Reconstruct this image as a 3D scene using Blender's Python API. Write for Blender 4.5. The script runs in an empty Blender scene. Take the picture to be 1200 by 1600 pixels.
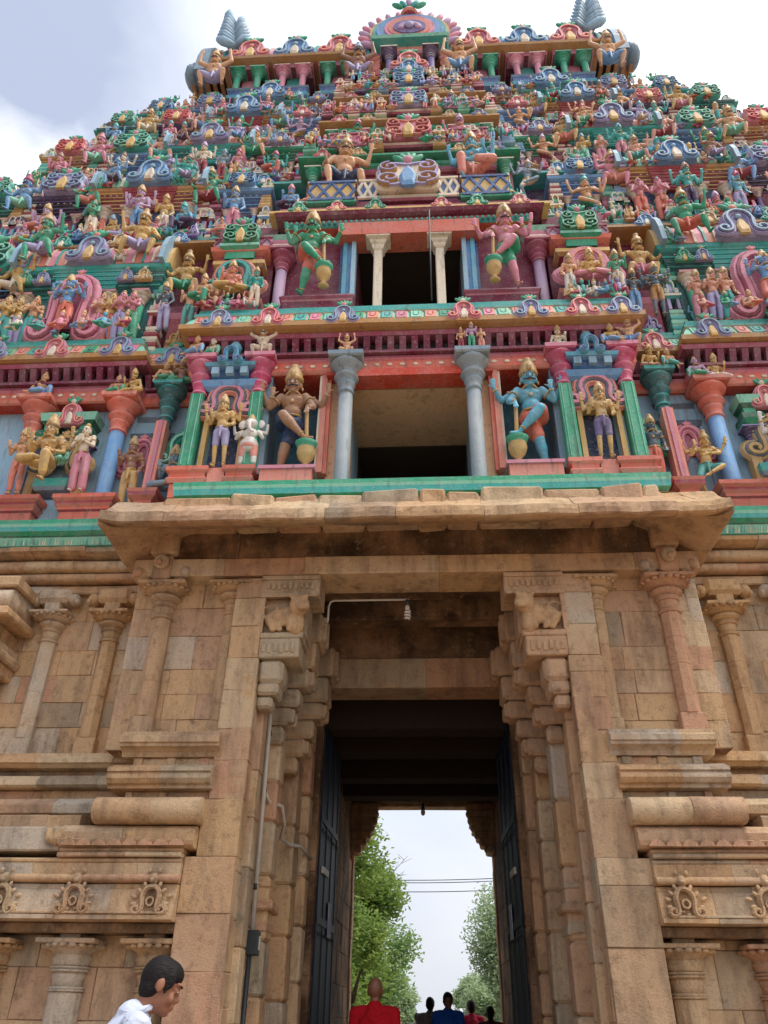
import bpy, math, random
from mathutils import Vector, Matrix, noise as mnoise
R_ = math.radians
rnd = random.Random(7)
S = bpy.context.scene
COL = S.collection
# ------------------------------------------------------------ camera
cam_d = bpy.data.cameras.new('camera'); cam = bpy.data.objects.new('camera', cam_d); COL.objects.link(cam)
th, ps, rl = R_(32.894), R_(-3.482), R_(0.782)
F = Vector((math.sin(ps)*math.cos(th), math.cos(ps)*math.cos(th), math.sin(th)))
Rt = F.cross(Vector((0, 0, 1))).normalized(); Up = Rt.cross(F)
R2 = Rt*math.cos(rl)+Up*math.sin(rl); U2 = Up*math.cos(rl)-Rt*math.sin(rl)
CAMP = Vector((.161, -8, 1.6))
cam.matrix_world = Matrix(((R2.x, U2.x, -F.x, CAMP.x), (R2.y, U2.y, -F.y, CAMP.y), (R2.z, U2.z, -F.z, CAMP.z), (0, 0, 0, 1)))
cam_d.sensor_width = 36; cam_d.lens = 36*1216.128/1600; cam_d.clip_end = 2000; cam_d.clip_start = .05
S.camera = cam
# ------------------------------------------------------------ world, sun, exposure
S.view_settings.view_transform = 'Standard'; S.view_settings.look = 'None'
S.view_settings.exposure = 0.92; S.view_settings.gamma = 1
SUN_EL, SUN_ROT = R_(66), R_(112)      # rotation from +Y (behind the tower) towards +X
w = bpy.data.worlds.new('World'); S.world = w; w.use_nodes = True
nt = w.node_tree; nt.nodes.clear(); N = nt.nodes.new; L = nt.links.new
out = N('ShaderNodeOutputWorld'); bg = N('ShaderNodeBackground'); bg.inputs[1].default_value = .092
sky = N('ShaderNodeTexSky'); sky.sky_type = 'NISHITA'; sky.sun_disc = False
sky.sun_elevation = SUN_EL; sky.sun_rotation = SUN_ROT; sky.dust_density = 3; sky.air_density = 1.2
tc = N('ShaderNodeTexCoord'); sep = N('ShaderNodeSeparateXYZ'); L(tc.outputs['Generated'], sep.inputs[0])
nz = N('ShaderNodeTexNoise'); nz.inputs['Scale'].default_value = 1.7; nz.inputs['Detail'].default_value = 7; nz.inputs['Roughness'].default_value = .55
mp = N('ShaderNodeMapping'); mp.inputs['Location'].default_value = (3.3, 1.15, .4); mp.inputs['Scale'].default_value = (1, 1, 1.6)
L(tc.outputs['Generated'], mp.inputs[0]); L(mp.outputs[0], nz.inputs['Vector'])
def mth(op, a, b=None, clamp=False):
    n = N('ShaderNodeMath'); n.operation = op; n.use_clamp = clamp
    for i, q in enumerate((a, b)):
        if q is None: continue
        if isinstance(q, (int, float)): n.inputs[i].default_value = q
        else: L(q, n.inputs[i])
    return n.outputs[0]
mx = mth('MULTIPLY', sep.outputs[0], 1.5); mz = mth('MULTIPLY', sep.outputs[2], -.25)
nzm = mth('MULTIPLY', nz.outputs[0], 1.7)
msk = mth('ADD', mth('ADD', nzm, mx), mth('ADD', mz, -.18), True)
vd = N('ShaderNodeVectorMath'); vd.operation = 'DISTANCE'; L(tc.outputs['Generated'], vd.inputs[0]); vd.inputs[1].default_value = (-.475, .60, .645)
pf = mth('SUBTRACT', mth('ADD', mth('MULTIPLY', nz.outputs[0], .62), -.105), vd.outputs['Value'])
cum = mth('MULTIPLY', pf, 14., True)
hz = N('ShaderNodeMix'); hz.data_type = 'RGBA'; hz.inputs[0].default_value = .75
L(sky.outputs[0], hz.inputs[6]); hz.inputs[7].default_value = (3.7, 4.1, 5.2, 1)
lowr = N('ShaderNodeMapRange'); lowr.inputs[1].default_value = .0; lowr.inputs[2].default_value = .5; L(sep.outputs[2], lowr.inputs[0])
cc_ = N('ShaderNodeMix'); cc_.data_type = 'RGBA'; L(lowr.outputs[0], cc_.inputs[0]); cc_.inputs[6].default_value = (4.7, 4.85, 5.15, 1); cc_.inputs[7].default_value = (9.6, 9.8, 10.2, 1)
mixc = N('ShaderNodeMix'); mixc.data_type = 'RGBA'
L(msk, mixc.inputs[0]); L(hz.outputs[2], mixc.inputs[6]); L(cc_.outputs[2], mixc.inputs[7])
mix2 = N('ShaderNodeMix'); mix2.data_type = 'RGBA'; L(cum, mix2.inputs[0]); L(mixc.outputs[2], mix2.inputs[6]); mix2.inputs[7].default_value = (7.4, 7.6, 8.0, 1)
L(mix2.outputs[2], bg.inputs[0]); L(bg.outputs[0], out.inputs[0])
sd = bpy.data.lights.new('sun', 'SUN'); sd.energy = 1.5; sd.angle = R_(24); sd.color = (1, .96, .9)
so = bpy.data.objects.new('sun', sd); COL.objects.link(so)
SUN_LAMP_DIR = Vector((math.sin(SUN_ROT)*math.cos(SUN_EL), math.cos(SUN_ROT)*math.cos(SUN_EL), math.sin(SUN_EL)))
so.rotation_euler = SUN_LAMP_DIR.to_track_quat('Z', 'Y').to_euler(); so.location = (10, 20, 50)

# ------------------------------------------------------------ materials
def lin(c):
    return tuple((x/255/12.92 if x/255 <= .04045 else ((x/255+.055)/1.055)**2.4) for x in c)+(1,)
HEX = dict(teal=(64, 170, 162), tealdk=(38, 104, 104), green=(52, 160, 122), greendk=(24, 96, 68), mint=(130, 205, 175),
    maroon=(120, 40, 66), maroonlt=(158, 66, 92), pink=(216, 132, 152), magenta=(190, 62, 100), salmon=(226, 136, 116),
    orange=(216, 104, 80), orangered=(196, 56, 30), yellow=(212, 172, 98), ochre=(184, 134, 76), gold=(200, 160, 96), lav=(168, 160, 204),
    lavdk=(100, 84, 140), blue=(104, 158, 208), bluedk=(44, 84, 140), navy=(34, 58, 96), purple=(84, 62, 96), red=(160, 58, 68),
    cream=(226, 210, 184), white=(222, 216, 206), flesh=(222, 168, 122), fleshpk=(224, 160, 136), brown=(150, 100, 76), bronze=(164, 118, 84), slate=(74, 96, 112),
    grey=(136, 148, 152), black=(22, 20, 22), paleblue=(142, 182, 204), tealbk=(46, 116, 138), skyblue=(84, 172, 200), bluegrey=(120, 150, 170), lilac=(190, 156, 190))
def newmat(name):
    m = bpy.data.materials.new(name); m.use_nodes = True; t = m.node_tree; b = t.nodes['Principled BSDF']
    return m, t, b
MAT = {}
def stucco(name, col=None, rough=.62):
    """weathered emulsion paint on stucco; col None -> the object's own colour"""
    m, t, b = newmat(name); n = t.nodes.new; l = t.links.new
    geo = n('ShaderNodeNewGeometry')
    n1 = n('ShaderNodeTexNoise'); n1.inputs['Scale'].default_value = 2.3; n1.inputs['Detail'].default_value = 8; n1.inputs['Roughness'].default_value = .7
    n2 = n('ShaderNodeTexNoise'); n2.inputs['Scale'].default_value = 26; n2.inputs['Detail'].default_value = 6
    mpn = n('ShaderNodeMapping'); mpn.inputs['Scale'].default_value = (7, 7, 1.1); l(geo.outputs['Position'], mpn.inputs[0])
    n3 = n('ShaderNodeTexNoise'); n3.inputs['Scale'].default_value = 1.6; n3.inputs['Detail'].default_value = 6; n3.inputs['Roughness'].default_value = .65
    l(mpn.outputs[0], n3.inputs['Vector'])
    for q in (n1, n2): l(geo.outputs['Position'], q.inputs['Vector'])
    def mixc(fac, a, bb, mode='MIX'):
        x = n('ShaderNodeMix'); x.data_type = 'RGBA'; x.blend_type = mode
        if isinstance(fac, float): x.inputs[0].default_value = fac
        else: l(fac, x.inputs[0])
        for i, q in ((6, a), (7, bb)):
            if isinstance(q, tuple): x.inputs[i].default_value = q
            else: l(q, x.inputs[i])
        return x.outputs[2]
    def ramp(src, a, bb, va=0., vb=1.):
        r = n('ShaderNodeMapRange'); r.inputs[1].default_value = a; r.inputs[2].default_value = bb; r.inputs[3].default_value = va; r.inputs[4].default_value = vb
        l(src, r.inputs[0]); return r.outputs[0]
    if col is None:
        oi = n('ShaderNodeObjectInfo'); base = oi.outputs['Color']
    else: base = lin(col)
    fade = mixc(ramp(n1.outputs[0], .42, .72, 0, .22), base, (.62, .6, .56, 1))
    worn = mixc(ramp(n2.outputs[0], .58, .70, 0, .55), fade, (.42, .36, .31, 1))
    grime = mixc(ramp(n3.outputs[0], .53, .72, 0, .55), worn, (.085, .075, .068, 1))
    at = n('ShaderNodeAttribute'); at.attribute_name = 'tint'
    tv = n('ShaderNodeMapRange'); tv.inputs[3].default_value = .84; tv.inputs[4].default_value = 1.12; l(at.outputs['Fac'], tv.inputs[0])
    hs = n('ShaderNodeHueSaturation'); hs.inputs['Saturation'].default_value = 1.0
    l(grime, hs.inputs['Color']); l(tv.outputs[0], hs.inputs['Value'])
    l(hs.outputs[0], b.inputs['Base Color'])
    b.inputs['Roughness'].default_value = rough; b.inputs['Specular IOR Level'].default_value = .35
    bp = n('ShaderNodeBump'); bp.inputs['Strength'].default_value = .35; bp.inputs['Distance'].default_value = .02
    l(n2.outputs[0], bp.inputs['Height']); l(bp.outputs[0], b.inputs['Normal'])
    return m
for k_, c_ in list(HEX.items()):
    q_ = 0 if k_ in ('black', 'navy', 'tealbk', 'purple', 'greendk', 'maroon', 'teal', 'tealdk', 'green') else .07
    HEX[k_] = tuple(a*(1-q_)+b*q_ for a, b in zip(c_, (206, 190, 186)))
    MAT[k_] = stucco('paint_'+k_, HEX[k_])
MAT['obj'] = stucco('paint_figure', None, .5)

def stone(name, cols, mortar=True, grime=.5, rough=.88):
    m, t, b = newmat(name); n = t.nodes.new; l = t.links.new
    at = n('ShaderNodeAttribute'); at.attribute_name = 'tint'
    cr = n('ShaderNodeValToRGB'); cr.color_ramp.interpolation = 'CONSTANT'
    e = cr.color_ramp.elements
    while len(e) < len(cols): e.new(.5)
    for i, c in enumerate(cols): e[i].position = i/len(cols); e[i].color = lin(c)
    l(at.outputs['Fac'], cr.inputs[0])
    geo = n('ShaderNodeNewGeometry')
    def nz(scale, det=6, ro=.6, sc=None):
        q = n('ShaderNodeTexNoise'); q.inputs['Scale'].default_value = scale; q.inputs['Detail'].default_value = det; q.inputs['Roughness'].default_value = ro
        if sc:
            mm = n('ShaderNodeMapping'); mm.inputs['Scale'].default_value = sc; l(geo.outputs['Position'], mm.inputs[0]); l(mm.outputs[0], q.inputs['Vector'])
        else: l(geo.outputs['Position'], q.inputs['Vector'])
        return q.outputs[0]
    a1, a2, a3, a4 = nz(1.1), nz(9, 8, .7), nz(70, 4, .7), nz(1.2, 8, .7, (3, 3, .7))
    def mixc(src, lo, hi, amt, base, colr):
        r = n('ShaderNodeMapRange'); r.inputs[1].default_value = lo; r.inputs[2].default_value = hi; r.inputs[4].default_value = amt; l(src, r.inputs[0])
        x = n('ShaderNodeMix'); x.data_type = 'RGBA'; l(r.outputs[0], x.inputs[0]); l(base, x.inputs[6]); x.inputs[7].default_value = lin(colr); return x.outputs[2]
    c = mixc(a1, .42, .67, .65, cr.outputs[0], (214, 174, 132)); c = mixc(nz(.55, 5, .6), .5, .72, .5, c, (172, 130, 102))
    c = mixc(a2, .55, .72, .55, c, (206, 176, 142))
    c = mixc(a2, .46, .3, .5, c, (104, 76, 58))
    c = mixc(a4, .47, .68, grime*1.15, c, (90, 76, 64)); c = mixc(nz(3.2, 9, .75), .57, .72, grime*1.1, c, (62, 54, 48))
    c = mixc(a3, .57, .72, .6, c, (78, 60, 48)); c = mixc(nz(28, 6, .75), .57, .72, .3, c, (226, 202, 174))
    l(c, b.inputs['Base Color']); b.inputs['Roughness'].default_value = rough; b.inputs['Specular IOR Level'].default_value = .2
    ad = n('ShaderNodeMath'); ad.operation = 'MULTIPLY_ADD'; l(a2, ad.inputs[0]); ad.inputs[1].default_value = 2.2; l(a3, ad.inputs[2])
    bp = n('ShaderNodeBump'); bp.inputs['Strength'].default_value = .75; bp.inputs['Distance'].default_value = .017
    l(ad.outputs[0], bp.inputs['Height']); l(bp.outputs[0], b.inputs['Normal'])
    return m
TANS = [(212, 182, 144), (204, 172, 134), (200, 168, 134), (214, 178, 134), (204, 158, 128), (190, 174, 148), (216, 190, 154), (208, 174, 142), (212, 176, 134), (206, 192, 172), (200, 164, 134), (218, 194, 160), (168, 152, 130), (210, 172, 132)]
MAT['stone'] = stone('sandstone_blocks', TANS)
MAT['shaded_stone'] = stone('weathered_stone_painted_shade', [(82, 60, 44), (72, 54, 40), (88, 64, 46), (66, 52, 42)], grime=.9)  # dark copy of the wall stone; shade under hood and in passage painted in
MAT['plaster'] = stone('tan_plaster', [(232, 186, 150)], grime=.12)
MAT['mortar'] = stone('lime_mortar', [(150, 112, 86)], grime=.6)
def plain(name, c, rough=.5, metal=0, emis=0):
    m, t, b = newmat(name); n = t.nodes.new; l = t.links.new
    geo = n('ShaderNodeNewGeometry'); q = n('ShaderNodeTexNoise'); q.inputs['Scale'].default_value = 14; q.inputs['Detail'].default_value = 6
    l(geo.outputs['Position'], q.inputs['Vector'])
    x = n('ShaderNodeMix'); x.data_type = 'RGBA'; x.blend_type = 'MULTIPLY'; x.inputs[6].default_value = lin(c)
    r = n('ShaderNodeMapRange'); r.inputs[3].default_value = .72; r.inputs[4].default_value = 1.1; l(q.outputs[0], r.inputs[0])
    cc = n('ShaderNodeCombineColor')
    for i in range(3): l(r.outputs[0], cc.inputs[i])
    x.inputs[0].default_value = 1; l(cc.outputs[0], x.inputs[7]); l(x.outputs[2], b.inputs['Base Color'])
    b.inputs['Roughness'].default_value = rough; b.inputs['Metallic'].default_value = metal
    return m
MAT['doorblue'] = plain('blue_door_paint', (13, 32, 54), .55)
MAT['interior_shade'] = plain('painted_interior_shade', (60, 48, 40), .95)  # near-black colour paints in the darkness of the unlit rooms and passage ceiling
MAT['pipe'] = plain('white_plastic_pipe', (206, 200, 188), .5)
MAT['darkmetal'] = plain('dark_grey_metal', (52, 56, 58), .5)
MAT['wood'] = plain('dark_wood', (70, 50, 38), .7)
MAT['bulb'] = plain('white_bulb_glass', (232, 230, 224), .2)
MAT['skin'] = plain('brown_skin', (150, 98, 72), .6)
MAT['skindk'] = plain('dark_brown_skin', (124, 84, 62), .55)
m_, t_, b_ = newmat('black_hair'); n_ = t_.nodes.new; tc_ = n_('ShaderNodeTexCoord'); mp_ = n_('ShaderNodeMapping'); mp_.inputs['Scale'].default_value = (260, 30, 60); q_ = n_('ShaderNodeTexNoise'); q_.inputs['Scale'].default_value = 1
t_.links.new(tc_.outputs['Object'], mp_.inputs[0]); t_.links.new(mp_.outputs[0], q_.inputs['Vector']); bp_ = n_('ShaderNodeBump'); bp_.inputs['Strength'].default_value = 1; bp_.inputs['Distance'].default_value = .006
t_.links.new(q_.outputs[0], bp_.inputs['Height']); t_.links.new(bp_.outputs[0], b_.inputs['Normal']); b_.inputs['Base Color'].default_value = lin((30, 25, 25)); b_.inputs['Roughness'].default_value = .65; b_.inputs['Specular IOR Level'].default_value = .2
MAT['hair'] = m_

def cloth(name, col=None):
    m, t, b = newmat(name); n = t.nodes.new; l = t.links.new
    if col is None: o_ = n('ShaderNodeObjectInfo'); l(o_.outputs['Color'], b.inputs['Base Color'])
    else: b.inputs['Base Color'].default_value = lin(col)
    tcn = n('ShaderNodeTexCoord'); q = n('ShaderNodeTexNoise'); q.inputs['Scale'].default_value = 9; q.inputs['Detail'].default_value = 3; q.inputs['Distortion'].default_value = 1.2
    l(tcn.outputs['Object'], q.inputs['Vector']); bp = n('ShaderNodeBump'); bp.inputs['Strength'].default_value = .7; bp.inputs['Distance'].default_value = .05
    l(q.outputs[0], bp.inputs['Height']); l(bp.outputs[0], b.inputs['Normal']); b.inputs['Roughness'].default_value = .9; b.inputs['Specular IOR Level'].default_value = .15
    return m
MAT['cloth'] = cloth('cloth_dyed')
MAT['shirtwhite'] = cloth('white_cotton', (196, 202, 218))
MAT['trouser'] = plain('dark_trouser_cloth', (48, 46, 52), .85)
MAT['asphalt'] = plain('grey_asphalt', (96, 92, 88), .9)
MAT['earth'] = plain('packed_earth', (150, 124, 98), .95)
MAT['paving'] = stone('granite_paving', [(140, 124, 108), (150, 132, 112), (128, 116, 104)], grime=.3)
MAT['bark'] = plain('bark', (88, 72, 58), .9)
MAT['carwhite'] = plain('white_car_paint', (226, 226, 226), .3)
MAT['glass'] = plain('dark_glass', (30, 36, 40), .1)
MAT['rubber'] = plain('tyre_rubber', (26, 26, 26), .8)
def leafmat(name, c1, c2):
    m, t, b = newmat(name); n = t.nodes.new; l = t.links.new
    at = n('ShaderNodeAttribute'); at.attribute_name = 'tint'
    x = n('ShaderNodeMix'); x.data_type = 'RGBA'; l(at.outputs['Fac'], x.inputs[0]); x.inputs[6].default_value = lin(c1); x.inputs[7].default_value = lin(c2)
    l(x.outputs[2], b.inputs['Base Color']); b.inputs['Roughness'].default_value = .6
    tr = n('ShaderNodeBsdfTranslucent'); l(x.outputs[2], tr.inputs[0]); ms = n('ShaderNodeMixShader'); ms.inputs[0].default_value = .55
    l(b.outputs[0], ms.inputs[1]); l(tr.outputs[0], ms.inputs[2]); l(ms.outputs[0], t.nodes['Material Output'].inputs[0])
    return m
MAT['leafbright'] = leafmat('leaf_bright', (158, 180, 82), (104, 140, 62))
MAT['leafmid'] = leafmat('leaf_mid', (150, 178, 96), (96, 132, 70))
MAT['leafpale'] = leafmat('leaf_pale', (180, 196, 150), (142, 166, 122))

# ------------------------------------------------------------ mesh builder
class MB:
    def __init__(s, deft=None): s.deft = deft; s.v = []; s.f = []; s.m = []; s.t = []; s.s = []; s.mats = []
    def mi(s, mat):
        if mat not in s.mats: s.mats.append(mat)
        return s.mats.index(mat)
    def add(s, vs, fs, mat, smooth=False, tint=None):
        o = len(s.v); s.v += [tuple(p) for p in vs]
        ml = mat if isinstance(mat, list) else None
        if tint is None: tint = rnd.random() if s.deft is None else min(.999, max(0, s.deft))
        for i, f in enumerate(fs):
            s.f.append(tuple(a+o for a in f)); s.m.append(s.mi(ml[i] if ml else mat)); s.t.append(tint); s.s.append(smooth)
    def box(s, x0, x1, y0, y1, z0, z1, mat, tint=None):
        s.add([(x0, y0, z0), (x1, y0, z0), (x1, y1, z0), (x0, y1, z0), (x0, y0, z1), (x1, y0, z1), (x1, y1, z1), (x0, y1, z1)],
              [(0, 3, 2, 1), (4, 5, 6, 7), (0, 1, 5, 4), (1, 2, 6, 5), (2, 3, 7, 6), (3, 0, 4, 7)], mat, False, tint)
    def cbox(s, x0, x1, y0, y1, z0, z1, mat, c=.012, tint=None, jit=0.):
        """box with chamfered edges and slightly uneven corners"""
        c = min(c, (x1-x0)*.3, (y1-y0)*.3, (z1-z0)*.3); V = []; idx = {}
        for X in (0, 1):
            for Y in (0, 1):
                for Z in (0, 1):
                    j = [rnd.uniform(-jit, jit) for _ in range(3)]
                    P = [(x0, x1)[X]+j[0], (y0, y1)[Y]+j[1], (z0, z1)[Z]+j[2]]
                    D = [(c, -c)[X], (c, -c)[Y], (c, -c)[Z]]
                    for a in range(3):
                        q = list(P)
                        for b in range(3):
                            if b != a: q[b] += D[b]
                        idx[(X, Y, Z, a)] = len(V); V.append(q)
        Fs = []
        for a in range(3):          # main faces: normal along a; vertex kind = points lying on face a
            b, d = (a+1) % 3, (a+2) % 3
            for s0 in (0, 1):
                loop = []
                for (ub, ud) in ((0, 0), (1, 0), (1, 1), (0, 1)):
                    k = [0, 0, 0]; k[a] = s0; k[b] = ub; k[d] = ud; loop.append(idx[(*k, a)])
                Fs.append(loop if s0 else loop[::-1])
        for a in range(3):          # edges along axis a
            b, d = (a+1) % 3, (a+2) % 3
            for ub in (0, 1):
                for ud in (0, 1):
                    k0 = [0]*3; k1 = [0]*3; k0[a] = 0; k1[a] = 1
                    for k in (k0, k1): k[b] = ub; k[d] = ud
                    q = [idx[(*k0, b)], idx[(*k1, b)], idx[(*k1, d)], idx[(*k0, d)]]
                    Fs.append(q if (ub != ud) else q[::-1])
        for X in (0, 1):
            for Y in (0, 1):
                for Z in (0, 1):
                    q = [idx[(X, Y, Z, 0)], idx[(X, Y, Z, 1)], idx[(X, Y, Z, 2)]]
                    Fs.append(q if (X+Y+Z) % 2 else q[::-1])
        s.add(V, Fs, mat, False, tint)
    def lathe(s, cx, cy, prof, mat, n=16, sx=1, sy=1, rot=0, smooth=True, tint=None, cap=True, scal=0):
        """prof: [(r,z) or (r,z,mat)] bottom to top"""
        V = []; Fs = []; Ms = []
        for p in prof:
            for i in range(n):
                a = 2*math.pi*i/n+rot; r = p[0]
                V.append((cx+r*sx*math.cos(a), cy+r*sy*math.sin(a), p[1]))
        for j in range(len(prof)-1):
            mm = prof[j+1][2] if len(prof[j+1]) > 2 else mat
            for i in range(n):
                k = (i+1) % n; Fs.append((j*n+i, j*n+k, (j+1)*n+k, (j+1)*n+i)); Ms.append(mm)
        if cap:
            Fs.append(tuple(range(n))[::-1]); Ms.append(mat); Fs.append(tuple((len(prof)-1)*n+i for i in range(n))); Ms.append(prof[-1][2] if len(prof[-1]) > 2 else mat)
        s.add(V, Fs, Ms, smooth, tint)
    def ring(s, x0, x1, yf, yb, prof, mat, nx=1, tint=None, cap=True, smooth=False):
        """moulding round a bay: left side, front, right side. prof: [(off,z[,mat])] bottom to top"""
        V = []; Fs = []; Ms = []; n = nx+3
        for p in prof:
            o = p[0]; V.append((x0-o, yb, p[1]))
            for i in range(nx+1): V.append((x0-o+(x1-x0+2*o)*i/nx, yf-o, p[1]))
            V.append((x1+o, yb, p[1]))
        for j in range(len(prof)-1):
            mm = prof[j+1][2] if len(prof[j+1]) > 2 else mat
            for i in range(n-1): Fs.append((j*n+i, j*n+i+1, (j+1)*n+i+1, (j+1)*n+i)); Ms.append(mm)
            Fs.append((j*n+n-1, j*n, (j+1)*n, (j+1)*n+n-1)); Ms.append(mm)
        if cap:
            Fs.append(tuple(range(n))[::-1]); Ms.append(mat); Fs.append(tuple((len(prof)-1)*n+i for i in range(n))); Ms.append(prof[-1][2] if len(prof[-1]) > 2 else mat)
        s.add(V, Fs, Ms, smooth, tint)
    def sweepx(s, prof, x0, x1, mat, seg=None, jit=0., smooth=False, c=.006):
        """straight stone course: closed yz profile cut into blocks of random length, each with its own tint"""
        if x1 < x0: x0, x1 = x1, x0
        x = x0
        while x < x1-1e-6:
            ln = x1-x if not seg else rnd.uniform(*seg)
            xe = min(x1, x+ln)
            if x1-xe < (seg[0]*.5 if seg else 0): xe = x1
            dy = rnd.uniform(-jit, jit); dz = rnd.uniform(-jit, jit)*.5; n = len(prof); V = []
            cy = sum(p[0] for p in prof)/n; cz = sum(p[1] for p in prof)/n
            for (xx, k) in ((x+.001, .985), (x+c, 1), (xe-c, 1), (xe-.001, .985)):
                for (py, pz) in prof: V.append((xx, cy+(py-cy)*k+dy, cz+(pz-cz)*k+dz))
            Fs = [tuple(range(n))]+[tuple(3*n+i for i in range(n))[::-1]]
            for j in range(3):
                for i in range(n): q = (i+1) % n; Fs.append((j*n+i, (j+1)*n+i, (j+1)*n+q, j*n+q))
            s.add(V, Fs, mat, smooth); x = xe
    def tube(s, pts, r, mat, n=8, smooth=True, closed=False, tint=None):
        pts = [Vector(p) for p in pts]; V = []; Fs = []; m = len(pts); up = None
        for i, p in enumerate(pts):
            if closed: d = (pts[(i+1) % m]-pts[i-1]).normalized()
            else: d = (pts[min(i+1, m-1)]-pts[max(i-1, 0)]).normalized()
            if up is None: up = d.orthogonal().normalized()
            up = (up-d*up.dot(d)).normalized(); b = d.cross(up); rr = r[i] if isinstance(r, (list, tuple)) else r
            for k in range(n):
                a = 2*math.pi*k/n; V.append(p+(up*math.cos(a)+b*math.sin(a))*rr)
        for i in range(m if closed else m-1):
            j = (i+1) % m
            for k in range(n): q = (k+1) % n; Fs.append((i*n+k, i*n+q, j*n+q, j*n+k))
        if not closed: Fs.append(tuple(range(n))[::-1]); Fs.append(tuple((m-1)*n+k for k in range(n)))
        s.add(V, Fs, mat, smooth, tint)
    def caps(s, a, b, ra, rb, mat='obj', n=12):
        """tapered capsule"""
        a = Vector(a); b = Vector(b); d = (b-a); ln = d.length; d = d.normalized() if ln > 1e-6 else Vector((0, 0, 1))
        pts = []; rs = []
        for k in range(5): t = math.pi/2*k/4; pts.append(a-d*ra*math.cos(t)); rs.append(max(ra*math.sin(t), ra*.05))
        for k in range(5): t = math.pi/2*(1-k/4); pts.append(b+d*rb*math.cos(t)); rs.append(max(rb*math.sin(t), rb*.05))
        up = d.orthogonal().normalized(); bb = d.cross(up); V = []; Fs = []
        for p, r in zip(pts, rs):
            for k in range(n): t = 2*math.pi*k/n; V.append(p+(up*math.cos(t)+bb*math.sin(t))*r)
        for i in range(9):
            for k in range(n): q = (k+1) % n; Fs.append((i*n+k, i*n+q, (i+1)*n+q, (i+1)*n+k))
        Fs.append(tuple(range(n))[::-1]); Fs.append(tuple(9*n+k for k in range(n)))
        s.add(V, Fs, mat, True)
    def ell(s, c, r, mat='obj', n=14, rot=None):
        m = n//2+1; V = []; Fs = []; c = Vector(c); RM = rot.to_matrix() if rot else Matrix.Identity(3)
        for j in range(1, m):
            t = math.pi*j/m
            for k in range(n):
                a = 2*math.pi*k/n; V.append(c+RM @ Vector((r[0]*math.sin(t)*math.cos(a), r[1]*math.sin(t)*math.sin(a), r[2]*math.cos(t))))
        V.append(c+RM @ Vector((0, 0, r[2]))); V.append(c-RM @ Vector((0, 0, r[2])))
        for j in range(m-2):
            for k in range(n): q = (k+1) % n; Fs.append((j*n+q, j*n+k, (j+1)*n+k, (j+1)*n+q))
        for k in range(n): q = (k+1) % n; Fs.append((k, q, len(V)-2)); Fs.append(((m-2)*n+q, (m-2)*n+k, len(V)-1))
        s.add(V, Fs, mat, True)
    def torus(s, c, R, r, mat, ax=(0, 0, 1), n=16, sx=1, sy=1):
        q = Vector(ax).normalized().to_track_quat('Z', 'Y'); c = Vector(c)
        s.tube([c+q @ Vector((R*sx*math.cos(2*math.pi*i/n), R*sy*math.sin(2*math.pi*i/n), 0)) for i in range(n)], r, mat, 6, True, True)
    def ribbon(s, pts, y, w_, t_, mat, closed=False, tint=None):
        """raised band along an xz path, its back at y, its front t_ nearer the viewer"""
        m = len(pts); V = []; Fs = []
        for i, (x, z) in enumerate(pts):
            a = pts[(i+1) % m if closed else min(i+1, m-1)]; b = pts[i-1 if closed else max(i-1, 0)]
            dx, dz = a[0]-b[0], a[1]-b[1]; l = math.hypot(dx, dz) or 1; nx, nz_ = -dz/l, dx/l
            ww = w_[i] if isinstance(w_, list) else w_
            V += [(x-nx*ww/2, y, z-nz_*ww/2), (x-nx*ww*.36, y-t_, z-nz_*ww*.36), (x+nx*ww*.36, y-t_, z+nz_*ww*.36), (x+nx*ww/2, y, z+nz_*ww/2)]
        for i in range(m if closed else m-1):
            j = (i+1) % m
            for k in range(3): Fs.append((i*4+k, j*4+k, j*4+k+1, i*4+k+1))
        if not closed: Fs.append((0, 1, 2, 3)); Fs.append(tuple((m-1)*4+k for k in (3, 2, 1, 0)))
        s.add(V, Fs, mat, False, tint)
    def prism(s, poly, y0, y1, mat, tint=None, inset=0.):
        """xz polygon between y0 (front) and y1 (back)"""
        n = len(poly); cx = sum(p[0] for p in poly)/n; cz = sum(p[1] for p in poly)/n; k = 1-inset
        V = [(cx+(x-cx)*k, y0, cz+(z-cz)*k) for x, z in poly]+[(x, y0+(y1-y0)*(.3 if inset else 0), z) for x, z in poly]+[(x, y1, z) for x, z in poly]
        Fs = [tuple(range(n)), tuple(2*n+i for i in range(n))[::-1]]
        for j in range(2):
            for i in range(n): q = (i+1) % n; Fs.append((j*n+i, (j+1)*n+i, (j+1)*n+q, j*n+q))
        s.add(V, Fs, mat, False, tint)
    def mesh(s, name, wob=0., wf=1.3):
        if wob:
            s.v = [tuple(Vector(p)+mnoise.noise_vector(Vector(p)*wf)*wob+mnoise.noise_vector(Vector(p)*wf*5)*wob*.35) for p in s.v]
        me = bpy.data.meshes.new(name); me.from_pydata(s.v, [], s.f)
        for k in s.mats: me.materials.append(MAT[k])
        me.polygons.foreach_set('material_index', s.m); me.polygons.foreach_set('use_smooth', s.s)
        a = me.attributes.new('tint', 'FLOAT', 'FACE'); a.data.foreach_set('value', s.t)
        me.update(); return me
    def build(s, name, parent=None, wob=0., wf=1.3):
        o = bpy.data.objects.new(name, s.mesh(name, wob, wf)); COL.objects.link(o)
        if parent: o.parent = parent
        return o
def empty(name, loc=(0, 0, 0), rz=0, sc=1):
    o = bpy.data.objects.new(name, None); COL.objects.link(o); o.location = loc; o.rotation_euler = (0, 0, rz); o.scale = (sc,)*3 if not isinstance(sc, tuple) else sc
    o.empty_display_size = .1; return o
def tag(o, label=None, cat=None, group=None, kind=None):
    for k, v in (('label', label), ('category', cat), ('group', group), ('kind', kind)):
        if v: o[k] = v
    return o
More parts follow.
